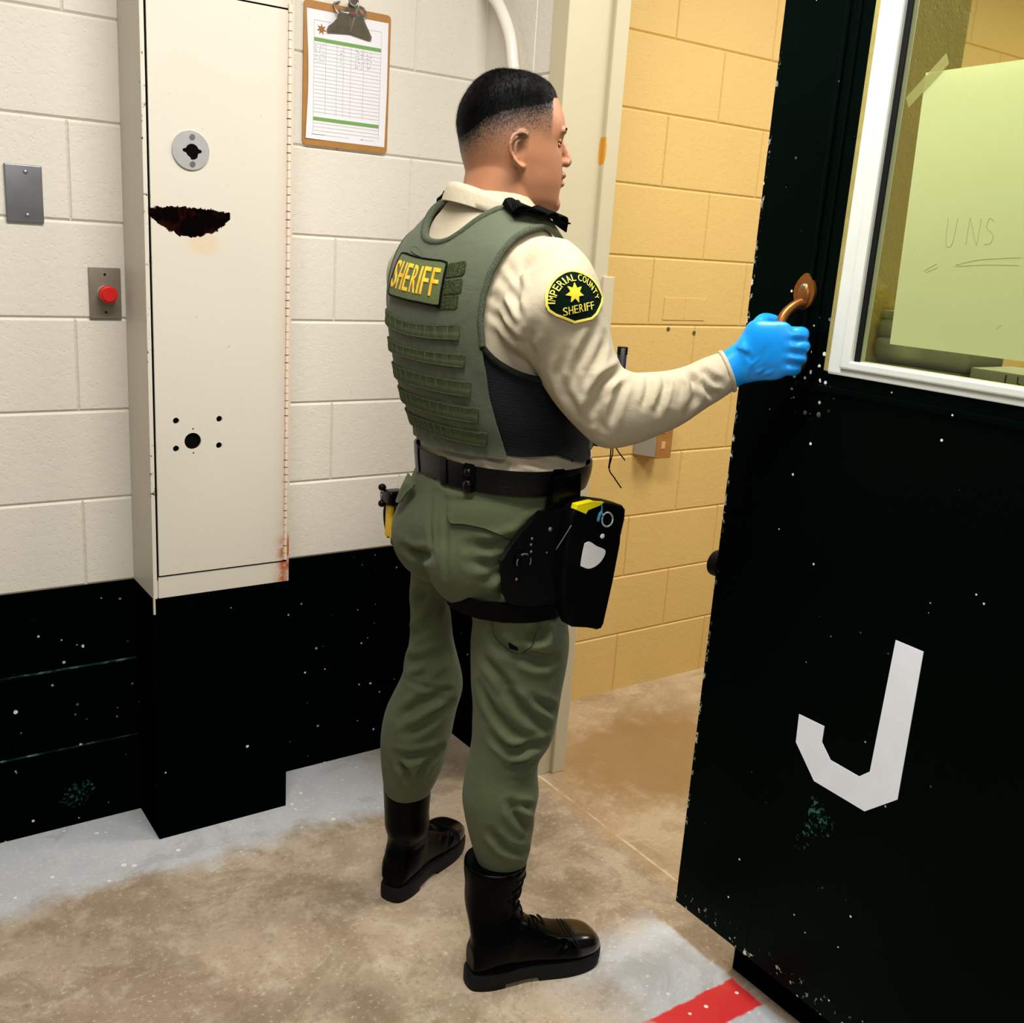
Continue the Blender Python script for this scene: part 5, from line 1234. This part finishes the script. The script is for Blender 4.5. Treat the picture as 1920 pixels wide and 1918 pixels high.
# drag handle slot
bm = bmesh.new()
add_tube(bm, [on_core(-17+10.5*math.cos(R(a)), .2000+.0085*math.sin(R(a)), .0146) for a in range(0, 361, 20)], .0009, 6)
add_tube(bm, [on_core(p_, .1990, .0150) for p_ in (-25, -20, -15, -10, -8)], .0016, 6, smooth_per=3); add_tube(bm, [on_core(p_, .1935, .0150) for p_ in (-28, -22, -16, -9)], .0013, 6, smooth_per=3)
obj('drag_loop', bm, M_web, vest, smooth=True)
# three hook-and-loop tabs
def fuzz():
    t = NT('olive_loop_pile'); co = t.geo(); n = t.noise(co, 300, 3, .7); t.bump(n, 1.0, .003)
    return t.set(t.mix(t.smooth(n, .4, .62), srgb(42, 50, 28), srgb(70, 78, 48)), .95, 0, .1)
M_fuzz = fuzz()
for s0, p0 in ((.1760, 39.2), (.1510, 38.6), (.1280, 37.2)):
    bm = bmesh.new(); clip_grid(bm, 12, 10, (22, 41, s0-.013, s0+.013), lambda p, s, s0=s0, p0=p0: min((p0-p)*.003, (p-23)*.003, s-(s0-.0102), s0+.0102-s), lambda p, s: on_core(p, s, .0170))
    shell('hook_tab', bm, M_fuzz, vest, .003, out_core)
# name panel
PN = dict(p0=-31.5, p1=26.5, s0=.1245, s1=.1905)
def pn_pt(u, v, off):
    """u, v in -1..1 across the panel"""
    phi = (PN['p0']+PN['p1'])/2+u*(PN['p1']-PN['p0'])/2; s = (PN['s0']+PN['s1'])/2+v*(PN['s1']-PN['s0'])/2+.0075*(1-u*u)-.0035
    return on_core(phi, s, off)
def rr_f(u, v, hw=1, hh=1, r=.10, asp=3.2):
    x, y = abs(u)*asp, abs(v); dx, dy = x-(hw*asp-r), y-(hh-r)
    return r-(math.hypot(max(dx, 0), max(dy, 0))+min(max(dx, dy), 0))
bm = bmesh.new(); clip_grid(bm, 60, 24, (-1.05, 1.05, -1.08, 1.08), lambda u, v: rr_f(u, v), lambda u, v: pn_pt(u, v, .0215))
panel_o = shell('name_panel', bm, cloth('olive_patch_cloth', srgb(84, 94, 50), srgb(96, 106, 60), weave=800), vest, .008, out_core)
panel_o['label'] = 'olive patch with yellow SHERIFF lettering'
bm = bmesh.new(); pts = []
for k in range(72):
    a = 2*math.pi*k/72; c, s_ = math.cos(a), math.sin(a); m_ = max(abs(c), abs(s_)); u, v = c/m_, s_/m_
    if abs(u) > .97 and abs(v) > .93: u *= .985; v *= .96
    p = pn_pt(u, v, .0205)
    if p: pts.append(p)
add_tube(bm, pts+[pts[0]], .0022, 6); obj('panel_border', bm, M_blackcloth, vest, smooth=True)
def yellow_thread():
    t = NT('gold_embroidery'); co = t.geo(); n = t.noise(co, 60, 2); w = t.math('SINE', t.math('MULTIPLY', t.math('ADD', t.sep(co)[2], t.math('MULTIPLY', n, .002)), 5200)); t.bump(w, .4, .0006)
    return t.set(t.mix(t.smooth(n, .35, .65), srgb(236, 176, 22), srgb(246, 214, 60)), .5, 0, .4)
M_gold = yellow_thread()
def glyphs(txt, sx, sy, spacing, bold, place, sub=3, cell=None):
    """letters as raised cloth: place(x, y, depth) -> world; each letter fitted to its cell"""
    bmo = bmesh.new()
    for i, ch in enumerate(txt):
        if ch == ' ': continue
        me = text_mesh(ch, 1.0, .05, bold=bold); b2 = bmesh.new(); b2.from_mesh(me); bpy.data.meshes.remove(me)
        if sub: bmesh.ops.subdivide_edges(b2, edges=b2.edges[:], cuts=sub, use_grid_fill=False)
        bmesh.ops.triangulate(b2, faces=b2.faces[:])
        xs = [v.co.x for v in b2.verts]; ys = [v.co.y for v in b2.verts]; x0, x1, y0, y1 = min(xs), max(xs), min(ys), max(ys)
        wch = (.30 if ch == 'I' else 1.0)
        vm = {}
        for v in b2.verts:
            x = (v.co.x-(x0+x1)/2)/(x1-x0)*sx*wch; y = (v.co.y-(y0+y1)/2)/(y1-y0)*sy
            p = place(i, x, y, 1 if v.co.z > 0 else 0)
            vm[v] = bmo.verts.new(p) if p is not None else None
        for f in b2.faces:
            q = [vm[v] for v in f.verts]
            if None not in q:
                try: bmo.faces.new(q)
                except ValueError: pass
        b2.free()
    return bmo
cx = [-.830, -.540, -.250, .055, .265, .475, .775]
def place_name(i, x, y, d): return pn_pt(cx[i]+x, y+.02, .0212+.0016*d)
bm = glyphs('SHERIFF', .220, 1.28, 1, .004, place_name, 3)
obj('lettering', bm, M_gold, vest)['label'] = 'raised yellow word SHERIFF'
# black shoulder strap folded over its buckle
def ribbon(bm, pts, half, thick, per=5, up=Vector((0, 0, 1)), side=None):
    pts = catmull(pts, per); rows = []
    for i, p in enumerate(pts):
        tng = (pts[min(i+1, len(pts)-1)]-pts[max(i-1, 0)]).normalized(); sd = (side-tng*tng.dot(side)).normalized() if side is not None else tng.cross(up).normalized(); nn = sd.cross(tng).normalized()
        rows.append([bm.verts.new(p+sd*a*half+nn*b*thick) for a, b in ((-1, -1), (1, -1), (1, 1), (-1, 1))])
    for a, b in zip(rows, rows[1:]):
        for k in range(4): bm.faces.new((a[k], a[(k+1) % 4], b[(k+1) % 4], b[k]))
    bm.faces.new(rows[0]); bm.faces.new(rows[-1][::-1])
for sd in (1, -1):
    bm = bmesh.new(); sv = Vector((.25, -.9*sd, -.25))
    o1 = [on_core(sd*a-1.5, .2585, h_) for a, h_ in ((66, .020), (76, .030), (86, .022), (98, .032), (110, .021), (122, .030))]
    ribbon(bm, o1, .020, .0012, 5, side=sv)
    o2 = [on_core(sd*a-1.5, .2560, h_) for a, h_ in ((72, .020), (64, .028), (70, .036), (84, .031), (98, .026), (112, .034), (124, .020))]
    ribbon(bm, o2, .016, .0012, 5, side=sv)
    obj('shoulder_strap', bm, M_blackcloth, vest, smooth=False)

# ---- shoulder patch on the sleeve
shirt_bvh = bvh_me(shirt_me)
class Decal:
    """local frame on cloth with projection along its normal"""
    def __init__(s, pts, bvh, right, toward):
        A = np.array(pts); s.o = Vector(A.mean(0)); u_, sg, vt = np.linalg.svd(A-A.mean(0)); n = Vector(vt[2])
        if n.dot(toward) < 0: n = -n
        s.n = n; s.e1 = (right-n*right.dot(n)).normalized(); s.e2 = n.cross(s.e1).normalized(); s.bvh = bvh
    def to2(s, p): q = Vector(p)-s.o; return (q.dot(s.e1), q.dot(s.e2))
    def on(s, x, y, off):
        p = s.o+s.e1*x+s.e2*y; h = s.bvh.ray_cast(p+s.n*.06, -s.n, .14)
        if h[0] is None: return None
        return h[0]+s.n*off
def poly_f(poly):
    n = len(poly)
    def f(x, y):
        d = 1e9; ins = False
        for i in range(n):
            ax_, ay = poly[i]; bx, by = poly[(i+1) % n]; ex, ey = bx-ax_, by-ay; L = ex*ex+ey*ey
            t = 0 if L == 0 else max(0, min(1, ((x-ax_)*ex+(y-ay)*ey)/L)); d = min(d, math.hypot(x-ax_-t*ex, y-ay-t*ey))
            if (ay > y) != (by > y) and x < (bx-ax_)*(y-ay)/(by-ay)+ax_: ins = not ins
        return d if ins else -d
    return f
CAMW = Vector((-.56, -.82, .1))
outl = SLEEVE_PATCH[:16]
dc = Decal(outl, shirt_bvh, Vector(outl[12])-Vector(outl[5]), CAMW)
p2 = [dc.to2(p) for p in outl]
top = [p2[i] for i in (12, 13, 14, 15, 0, 1, 2, 3, 4, 5)]
p2s = [(v.x, v.y) for v in catmull([Vector((a, b, 0)) for a, b in top], 4)]+[p2[6], p2[7], p2[8], p2[9], p2[10], p2[11]]
pf = poly_f(p2s); xs = [a for a, b in p2s]; ys = [b for a, b in p2s]; dom = (min(xs)-.003, max(xs)+.003, min(ys)-.003, max(ys)+.003)
M_patch_y = plain('yellow_patch_thread', srgb(244, 226, 92), .6, nscale=120, namt=.1, bump=.4, bscale=500); M_patch_g = cloth('dark_green_patch_cloth', (.0012, .006, .003), (.002, .012, .006), weave=700)
bm = bmesh.new(); clip_grid(bm, 60, 50, dom, pf, lambda x, y: dc.on(x, y, .0030))
sp = shell('shoulder_patch', bm, M_patch_g, shirt, .003, lambda c: dc.n)
sp['label'] = 'dark green shoulder patch with yellow border, star and lettering'
bm = bmesh.new(); clip_grid(bm, 90, 76, dom, lambda x, y: min(pf(x, y)+.0004, .0031-pf(x, y)), lambda x, y: dc.on(x, y, .0044))
shell('patch_border', bm, M_patch_y, shirt, .002, lambda c: dc.n)
so = dc.to2(SLEEVE_PATCH[16])
def tri_fan_star(x, y):
    r = math.hypot(x-so[0], y-so[1]); a = (math.atan2(y-so[1], x-so[0])-R(82)) % (2*math.pi/7); a = abs(a-math.pi/7) ; a = math.pi/7-a
    # distance to the star outline between tip (r=.0205) and notch (r=.0105)
    r0, r1 = .0172, .0088; x1, y1 = r0, 0.0; x2, y2 = r1*math.cos(math.pi/7), r1*math.sin(math.pi/7); px_, py_ = r*math.cos(a), r*math.sin(a)
    return -((px_-x1)*(y2-y1)-(py_-y1)*(x2-x1))/math.hypot(x2-x1, y2-y1)*-1
bm = bmesh.new(); sgn = 1 if tri_fan_star(*so) > 0 else -1
clip_grid(bm, 60, 60, (so[0]-.022, so[0]+.022, so[1]-.022, so[1]+.022), lambda x, y: sgn*tri_fan_star(x, y), lambda x, y: dc.on(x, y, .0042+.0012*max(0, 1-math.hypot(x-so[0], y-so[1])/.02)))
shell('patch_star', bm, plain('gold_star_thread', srgb(248, 214, 48), .55, nscale=70, namt=.18), shirt, .0015, lambda c: dc.n)
mk = [dc.to2(p) for p in PATCH_MARKS]
arc = np.array(mk[2:9]); A_ = np.c_[2*arc, np.ones(len(arc))]; sol = np.linalg.lstsq(A_, (arc**2).sum(1), rcond=None)[0]; cxa, cya = sol[0], sol[1]; ra = math.sqrt(sol[2]+cxa*cxa+cya*cya)
a_s = math.atan2(mk[2][1]-cya, mk[2][0]-cxa); a_e = math.atan2(mk[8][1]-cya, mk[8][0]-cxa)
if a_s < a_e: a_s += 2*math.pi
TXT = 'IMPERIAL COUNTY'; wts = [.55 if c == 'I' else (.30 if c == ' ' else 1.0) for c in TXT]; cum = [sum(wts[:i])+wts[i]/2 for i in range(len(wts))]
def place_arc(i, x, y, d):
    a = a_s+(a_e-a_s)*(cum[i]-cum[0])/(cum[-1]-cum[0]); rx, ry = math.cos(a), math.sin(a)
    X_ = cxa+rx*(ra+y)+ry*x; Y_ = cya+ry*(ra+y)-rx*x
    return dc.on(X_, Y_, .0034+.0012*d)
bm = glyphs(TXT, .0072, .0112, 1, -.005, place_arc, 1)
m0, m1 = mk[0], mk[1]
def place_sh(i, x, y, d):
    k = [0, .175, .35, .53, .665, .80, .975][i]; dx, dy = m1[0]-m0[0], m1[1]-m0[1]; L = math.hypot(dx, dy); tx, ty = dx/L, dy/L
    return dc.on(m0[0]+dx*k+tx*x-ty*y, m0[1]+dy*k+ty*x+tx*y, .0034+.0012*d)
b2 = glyphs('SHERIFF', .0072, .0125, 1, -.005, place_sh, 1)
tmp = mesh_of(b2, 'tmp'); bm.from_mesh(tmp); bpy.data.meshes.remove(tmp)
obj('patch_lettering', bm, M_patch_y, shirt)['label'] = 'yellow words IMPERIAL COUNTY SHERIFF'
# ---- gloves
def hand_mesh(bm, grip):
    pass
E1 = Vector((.64, -.76, 0)).normalized(); E3 = Vector((.76, .64, 0)).normalized(); GR = Vector((1.394, -1.180, 0))
def gp(a, c, z): return GR+E1*a+E3*c+Vector((0, 0, z))
bm = bmesh.new()
loft(bm, [(tuple(Vector(ARM_R[-2][0])*.4+Vector(ARM_R[-1][0])*.6), tuple(Vector(ARM_R[-1][1])*.84), tuple(Vector(ARM_R[-1][2])*.84))]+[(PALM_R[0][0], tuple(Vector(PALM_R[0][1])*.93), tuple(Vector(PALM_R[0][2])*.93))]+PALM_R[1:], 5, 36, 2.3)
for k, (z, r, ex) in enumerate(((1.3230, .0118, 0), (1.3030, .0122, .004), (1.2830, .0116, .002), (1.2640, .0105, -.005))):
    pts = [gp(.004, -.026, z), gp(.030+ex, -.029, z), gp(.041+ex, -.024, z), gp(.0425+ex*.6, -.004, z-.001), gp(.036, .012, z-.002), gp(.022, .020, z-.002), gp(.006, .022, z-.002), gp(-.009, .016, z-.002)]
    add_tube(bm, pts, [r, r*1.10, r*1.16, r*.98, r*.98, r*.9, r*.86, r*.72], 12, smooth_per=3)
    add_ball(bm, gp(.0405+ex, -.025, z), r*1.14)
add_tube(bm, [gp(-.050, -.022, 1.285), gp(-.040, -.016, 1.310), gp(-.031, -.006, 1.330), gp(-.023, .010, 1.340), gp(-.008, .021, 1.339), gp(.008, .024, 1.334)], [.018, .016, .0135, .0122, .0112, .0085], 12, smooth_per=4)
glove_me = fuse('glove', bm, .0024, 7, .6)
gl = []
for k, (a, b) in enumerate((((1.357, -1.172, 1.248), (1.380, -1.190, 1.276)), ((1.366, -1.183, 1.246), (1.386, -1.203, 1.272)), ((1.352, -1.165, 1.262), (1.372, -1.192, 1.305)))):
    q = []
    for t_ in (0, .5, 1):
        p = Vector(a).lerp(Vector(b), t_); q.append(tuple(p-V_*.012))
    gl.append((.0012, .003, q))
for z in (1.313, 1.293, 1.274): gl.append((-.0022, .0045, [tuple(gp(.020, -.041, z)), tuple(gp(.038, -.038, z)), tuple(gp(.055, -.022, z))]))
gl.append((-.0016, .004, [tuple(Vector((1.349, -1.150, 1.300))-V_*.010), tuple(Vector((1.354, -1.160, 1.268))-V_*.026), tuple(Vector((1.362, -1.165, 1.236))-V_*.012)]))
folds(glove_me, gl)
glove = put(link('glove', glove_me, M_glove), person); glove['label'] = 'bright blue disposable glove gripping the handle'
bm = bmesh.new()
rings = []
c0, u0_, w0_ = [Vector(v) for v in ARM_R[-1]]
pts = [c0+u0_*.975*math.cos(a)+w0_*.975*math.sin(a) for a in [2*math.pi*k/28 for k in range(29)]]
add_tube(bm, pts, .0042, 8); obj('cuff_hem', bm, M_shirt, shirt, smooth=True)
# left hand, relaxed in front of the belt
bm = bmesh.new(); LW = Vector((1.290, -.610, 1.072)); d1 = Vector((.90, -.42, -.08)).normalized(); d2 = Vector((0, 0, 1)); d3 = d1.cross(d2).normalized(); d2 = d3.cross(d1)
loft(bm, [(LW-d1*.02, d2*.030, d3*.024), (LW+d1*.015, d2*.030, d3*.022), (LW+d1*.05, d2*.040, d3*.018), (LW+d1*.085, d2*.042, d3*.014), (LW+d1*.095, d2*.036, d3*.010)], 5, 28, 2.3)
for k in range(4):
    b = LW+d1*.088+d2*(.030-.020*k); r = (.0095, .0098, .0094, .0084)[k]; L_ = (.9, 1.0, .94, .78)[k]
    add_tube(bm, [b-d1*.02, b, b+(d1*.034+d3*.010)*L_, b+(d1*.050+d3*.028)*L_, b+(d1*.052+d3*.044)*L_], [r, r, r*.95, r*.88, r*.7], 10, smooth_per=4)
add_tube(bm, [LW+d1*.02+d2*.022, LW+d1*.045+d2*.046+d3*.01, LW+d1*.068+d2*.056+d3*.022, LW+d1*.088+d2*.058+d3*.032], [.014, .0125, .0105, .008], 10, smooth_per=4)
put(link('glove', fuse('glove', bm, .0026, 5), M_glove), person)['label'] = 'blue disposable glove on the left hand'

# ---- belt and its fittings
def basket():
    t = NT('basketweave_leather'); co = t.geo(); z = t.sep(co)[2]
    c = t.n('ShaderNodeTexChecker', ins={'Vector': co, 'Scale': 190}).outputs[1]; t.bump(t.math('ADD', c, t.math('MULTIPLY', t.noise(co, 300, 2), .5)), .6, .0015)
    return t.set((.0014, .0014, .0016), .34, 0, .22)
bm = bmesh.new(); clip_grid(bm, 150, 12, (-180, 180, -.2110, -.1620), lambda p, s: min(s+.2085, -.1645-s), lambda p, s: on_core(p, s, .0125))
bmesh.ops.remove_doubles(bm, verts=bm.verts, dist=.0001)
belt = shell('duty_belt', bm, basket(), None, .004, out_core); put(belt, person)
for p0 in (-28, 22, 47, 96):
    bm = bmesh.new(); clip_grid(bm, 8, 10, (p0-6, p0+6, -.215, -.155), lambda p, s, p0=p0: min((4.2-abs(p-p0))*.003, s+.2115, -.1610-s), lambda p, s: on_core(p, s, .0150))
    k_ = shell('belt_keeper', bm, M_leather, belt, .002, out_core)
bm = bmesh.new(); q = on_core(47, -.176, .0150); n_ = out_core(q).normalized(); add_ball(bm, q, .0085, (1, 1, 1), 16); obj('snap', bm, M_plastic, belt, smooth=True)
bm = bmesh.new(); q = on_core(47, -.200, .0150); add_ball(bm, q, .0125, (.8, .8, 1), 16); obj('belt_clip', bm, M_plastic, belt, smooth=True)
for p0 in (14, -42):
    bm = bmesh.new(); clip_grid(bm, 6, 8, (p0-6, p0+6, -.226, -.195), lambda p, s, p0=p0: min((4.0-abs(p-p0))*.003, s+.222, -.200-s), lambda p, s: on_core(p, s, .012) if s > -.22 else on_core(p, -.22, .012))
    shell('belt_loop', bm, M_trouser, trousers, .003, out_core)

# ---- pockets
tr_bvh = bvh_me(trouser_me)
def applique(name, pts, off, thick, mat, parent, bvh, res=.004, right=SR_, rnd=3, bulge=0.0):
    dd = Decal(pts, bvh, right, CAMW); p2 = [dd.to2(p) for p in pts]
    cl = catmull([Vector((a, b, 0)) for a, b in p2+[p2[0]]], rnd)[:-1] if rnd else [Vector((a, b, 0)) for a, b in p2]
    pl = [(v.x, v.y) for v in cl]; pf_ = poly_f(pl); xs = [a for a, b in pl]; ys = [b for a, b in pl]
    bm = bmesh.new(); nx = max(6, int((max(xs)-min(xs))/res)); ny = max(6, int((max(ys)-min(ys))/res))
    clip_grid(bm, nx, ny, (min(xs)-.002, max(xs)+.002, min(ys)-.002, max(ys)+.002), pf_, lambda x, y: dd.on(x, y, off+bulge*smst(pf_(x, y)/.02)))
    o = shell(name, bm, mat, parent, thick, lambda c: dd.n)
    b2 = bmesh.new(); edge = [dd.on(a, b, off-.0006) for a, b in [(v.x*.97+dd.to2(dd.o)[0]*.03, v.y*.97) for v in cl]]
    edge = [e for e in edge if e]
    if len(edge) > 4: add_tube(b2, edge+[edge[0]], .0007, 5); st = obj('seam', b2, M_trouser, o, smooth=True)
    else: b2.free()
    return o
applique('back_pocket_flap', FLAP_R, .0085, .004, M_trouser, trousers, tr_bvh, bulge=.002)
applique('back_pocket_flap', FLAP_L, .0160, .004, M_trouser, trousers, tr_bvh, bulge=.006)
applique('cargo_pocket', CARGO, .0065, .005, M_trouser, trousers, tr_bvh, rnd=2, bulge=.006)
applique('cargo_pocket', CARGO2, .0065, .005, M_trouser, trousers, tr_bvh, rnd=2, bulge=.007)
applique('pocket_tag', TAG, .0140, .002, M_blackcloth, trousers, tr_bvh, res=.002, rnd=0)

# ---- vest front pouch (carries the pen)
bm = bmesh.new(); add_box(bm, 1.205, 1.275, -.955, -.860, 1.085, 1.212, .010, 3)
for v in bm.verts: v.co.x -= (v.co.y+.86)*-.55 if False else 0
obj('front_pouch', bm, M_vest, vest, smooth=True)
# ------------------------------------------------------------------ worn equipment, things of their own
hol = thing('thigh_holster', 'black thigh holster with yellow tab and white plate on the right leg', 'holster', (1.12, -1.0, .76))
YH = -1.032
HP = [(1.106, .998), (1.122, 1.006), (1.149, 1.008), (1.191, 1.000), (1.215, .993), (1.2235, .984), (1.224, .965), (1.2185, .935), (1.219, .920), (1.210, .846), (1.197, .766), (1.192, .758), (1.181, .757), (1.172, .7605), (1.157, .765), (1.123, .772), (1.113, .790), (1.100, .812), (1.090, .86), (1.092, .93), (1.098, .985)]
def holster_slab(bm, pts, y0, y1, bev=.006):
    add_prism(bm, pts, lambda u, v, d: Vector((u, d, v)), y0, y1)
    bmesh.ops.recalc_face_normals(bm, faces=bm.faces)
    es = [e for e in bm.edges if len(e.link_faces) == 2 and any(len(f.verts) > 4 for f in e.link_faces)]
    bmesh.ops.bevel(bm, geom=es, offset=bev, segments=3, affect='EDGES', profile=.6)
bm = bmesh.new(); holster_slab(bm, HP, YH, YH+.040); put(autosmooth(obj('holster_body', bm, plain('matt_black_holster', (.0007, .0007, .0008), .6, spec=.08, nscale=20, namt=.2)), 40), hol)
PL = [(1.020, .948), (1.055, .988), (1.100, .990), (1.105, .90), (1.105, .815), (1.05, .812), (1.010, .820), (.999, .840), (.996, .870), (.990, .900), (1.004, .925)]
bm = bmesh.new(); add_prism(bm, PL, lambda u, v, d: Vector((u, -.990+d-.30*max(0, 1.085-u)*-1.0*.9+(-.008), v)), -.010, .002)
put(autosmooth(obj('platform', bm, M_plastic), 30), hol)
def plat_y(u): return -1.008+.27*max(0, 1.085-u)
bm = bmesh.new(); add_prism(bm, [(1.078, 1.045), (1.135, 1.052), (1.139, 1.0), (1.130, .975), (1.090, .970), (1.074, .99)], lambda u, v, d: Vector((u, -.992+d, v)), -.010, .006); put(autosmooth(obj('belt_hanger', bm, M_leather), 30), hol)
for i, (u, v, r) in enumerate(((1.073, .956, .0042), (1.041, .940, .0026), (1.040, .929, .0026), (1.041, .916, .0026), (1.070, .913, .0018), (1.018, .866, .003))):
    bm = bmesh.new(); add_ball(bm, (u, plat_y(u)-.001, v), r, (1, .5, 1), 12); put(obj('rivet', bm, plain('grey_rivet', srgb(120, 120, 118), .4, .5), smooth=True), hol)
bm = bmesh.new()
for a0, a1 in ((60, 120), (150, 205), (-25, 30)):
    add_tube(bm, [(1.0275+.0150*math.cos(R(a)), plat_y(1.0275)-.003, .898+.0150*math.sin(R(a))) for a in range(a0, a1+1, 8)], .0018, 6)
add_cyl(bm, (1.0275, plat_y(1.0275)-.0005, .898), (0, 1, 0), .0170, .006, 28, mi=1); add_cyl(bm, (1.0275, plat_y(1.0275)-.004, .898), (0, 1, 0), .009, .004, 20, mi=1)
put(autosmooth(link('buckle', mesh_of(bm, 'buckle'), [plain('worn_grey_edge', srgb(96, 96, 94), .4, .3), M_plastic])), hol)
def strap_ring(z0, z1, cx_, cy_, off, mx, a0=0, a1=360, n=48):
    rows = []
    for k in range(n+1):
        a = R(a0+(a1-a0)*k/n); d = Vector((math.cos(a), math.sin(a), 0)); col = []
        for z in (z0, (z0+z1)/2, z1):
            h = tr_bvh.ray_cast(Vector((cx_, cy_, z)), d); r = (h[0]-Vector((cx_, cy_, z))).length if h[0] else .1
            col.append((min(r, mx)+off, d, z))
        rows.append(col)
    bm = bmesh.new(); vs = [[bm.verts.new(Vector((cx_, cy_, z))+d*r) for r, d, z in col] for col in rows]
    for a, b in zip(vs, vs[1:]):
        for k in range(2): bm.faces.new((a[k], b[k], b[k+1], a[k+1]))
    return bm
bm = strap_ring(.772, .812, 1.080, -.874, .014, .102)
bmesh.ops.remove_doubles(bm, verts=bm.verts, dist=.0005)
put(shell('leg_strap', bm, M_blackcloth, None, .004, lambda c: c-Vector((1.08, -.874, c.z))), hol)
bm = bmesh.new(); add_prism(bm, [(1.104, .9965), (1.106, 1.005), (1.140, 1.0085), (1.166, 1.0045), (1.155, .999), (1.131, .9935), (1.126, .987)], lambda u, v, d: Vector((u, YH+d, v)), -.004, .012); put(obj('yellow_tab', bm, plain('bright_yellow_plastic', srgb(252, 236, 8), .45)), hol)
bm = bmesh.new(); add_tube(bm, [(1.177+.0125*math.cos(a), YH-.004+.002*math.sin(a), .9715+.0125*math.sin(a)) for a in [2*math.pi*k/24 for k in range(25)]], .0017, 8); put(obj('key_ring', bm, plain('bright_steel', srgb(214, 214, 214), .25, .6), smooth=True), hol)
bm = bmesh.new(); add_tube(bm, [(1.161, YH-.003, 1.001), (1.163, YH-.003, .990), (1.159, YH-.003, .983), (1.156, YH-.003, .970)], [.0012, .0014, .003, .0026], 8, smooth_per=4); add_tube(bm, [(1.163, YH-.004, .985), (1.1665, YH-.004, .977)], .0016, 6); put(obj('cord', bm, plain('teal_cord', srgb(58, 150, 186), .6), smooth=True), hol)
WP = [(1.132, .931), (1.143, .933), (1.160, .923), (1.178, .915), (1.182, .907), (1.175, .894), (1.162, .885), (1.146, .882), (1.130, .888), (1.127, .892), (1.129, .914)]
t = NT('white_ribbed_plate'); co = t.geo(); w = t.math('SINE', t.math('MULTIPLY', t.sep(co)[2], 1500)); t.set(t.mix(t.smooth(w, -.9, -.2), srgb(226, 226, 226), srgb(250, 250, 250)), .4)
WP = [(v.x, v.y) for v in catmull([Vector((a, b, 0)) for a, b in WP+[WP[0]]], 4)][:-1]
bm = bmesh.new(); add_prism(bm, WP, lambda u, v, d: Vector((u, YH-d, v)), -.001, .0016); put(obj('white_plate', bm, t.m), hol)
bm = bmesh.new(); add_ball(bm, (1.172, YH-.0005, .940), .0052, (1, .35, .9), 14); put(obj('white_stud', bm, t.m, smooth=True), hol)
bm = bmesh.new(); add_tube(bm, [(1.098, YH-.0006, .968), (1.085, YH+.006, .940), (1.078, YH+.012, .922)], .0009, 6, smooth_per=4); put(obj('bungee', bm, plain('grey_cord', srgb(110, 112, 110), .6), smooth=True), hol)

sg = thing('stun_gun_holster', 'black and yellow holstered stun gun on the left hip', 'stun gun', (1.004, -.578, .82))
bm = bmesh.new(); add_box(bm, .990, 1.030, -.612, -.572, .815, .920, .007, 3); put(obj('holster_shell', bm, M_plastic, smooth=True), sg)
bm = bmesh.new(); add_box(bm, .984, 1.022, -.586, -.5590, .832, .902, .004, 2); put(obj('yellow_body', bm, plain('warning_yellow', srgb(246, 196, 10), .45, nscale=30, namt=.1), smooth=True), sg)
bm = bmesh.new(); add_box(bm, .986, .998, -.5600, -.5575, .838, .850, .001); put(obj('dark_window', bm, M_rubber), sg)
bm = bmesh.new()
add_tube(bm, [(.990, -.566, .905), (.985, -.556, .890), (.988, -.5545, .855), (.994, -.560, .826)], .003, 8, smooth_per=4)
add_box(bm, .972, 1.010, -.600, -.566, .905, .935, .006, 2); put(obj('grip', bm, M_plastic, smooth=True), sg)
bm = bmesh.new(); add_ball(bm, (.974, -.562, .937), .0085, (1, 1, .9), 14); put(obj('retention_knob', bm, M_plastic, smooth=True), sg)
bm = bmesh.new(); add_ball(bm, (.976, -.560, .902), .0085, (1, 1, .9), 14); put(obj('retention_knob', bm, M_plastic, smooth=True), sg)
bm = bmesh.new(); add_cyl(bm, (.976, -.558, .918), (0, .2, 1), .0035, .018, 12); put(obj('steel_pin', bm, M_steel, smooth=True), sg)

pen = thing('pen', 'black and navy pen with a silver clip in the chest pouch', 'pen', (1.262, -.937, 1.19))
bm = bmesh.new(); add_cyl(bm, (1.262, -.9375, 1.2200), (0, 0, 1), .0088, .070, 20); put(autosmooth(obj('barrel', bm, plain('navy_plastic', srgb(20, 44, 110), .3))), pen)
bm = bmesh.new(); add_cyl(bm, (1.262, -.9375, 1.261), (0, 0, 1), .0098, .014, 20); put(autosmooth(obj('cap', bm, M_plastic)), pen)
bm = bmesh.new(); add_box(bm, 1.2510, 1.2570, -.9520, -.9450, 1.234, 1.266, .001); put(obj('clip', bm, M_steel), pen)
ln = thing('lanyard_cords', 'thin black cords dangling below the bent elbow', 'cords', (1.243, -.965, 1.088))
for pts in ([(1.240, -.957, 1.095), (1.238, -.964, 1.075), (1.234, -.963, 1.045), (1.243, -.970, 1.028), (1.254, -.979, 1.010)], [(1.238, -.957, 1.095), (1.234, -.963, 1.070), (1.233, -.962, 1.046)], [(1.241, -.957, 1.095), (1.246, -.971, 1.078), (1.256, -.980, 1.063)]):
    bm = bmesh.new(); add_tube(bm, pts, .0013, 6, smooth_per=5); put(obj('cord', bm, M_blackcloth, smooth=True), ln)
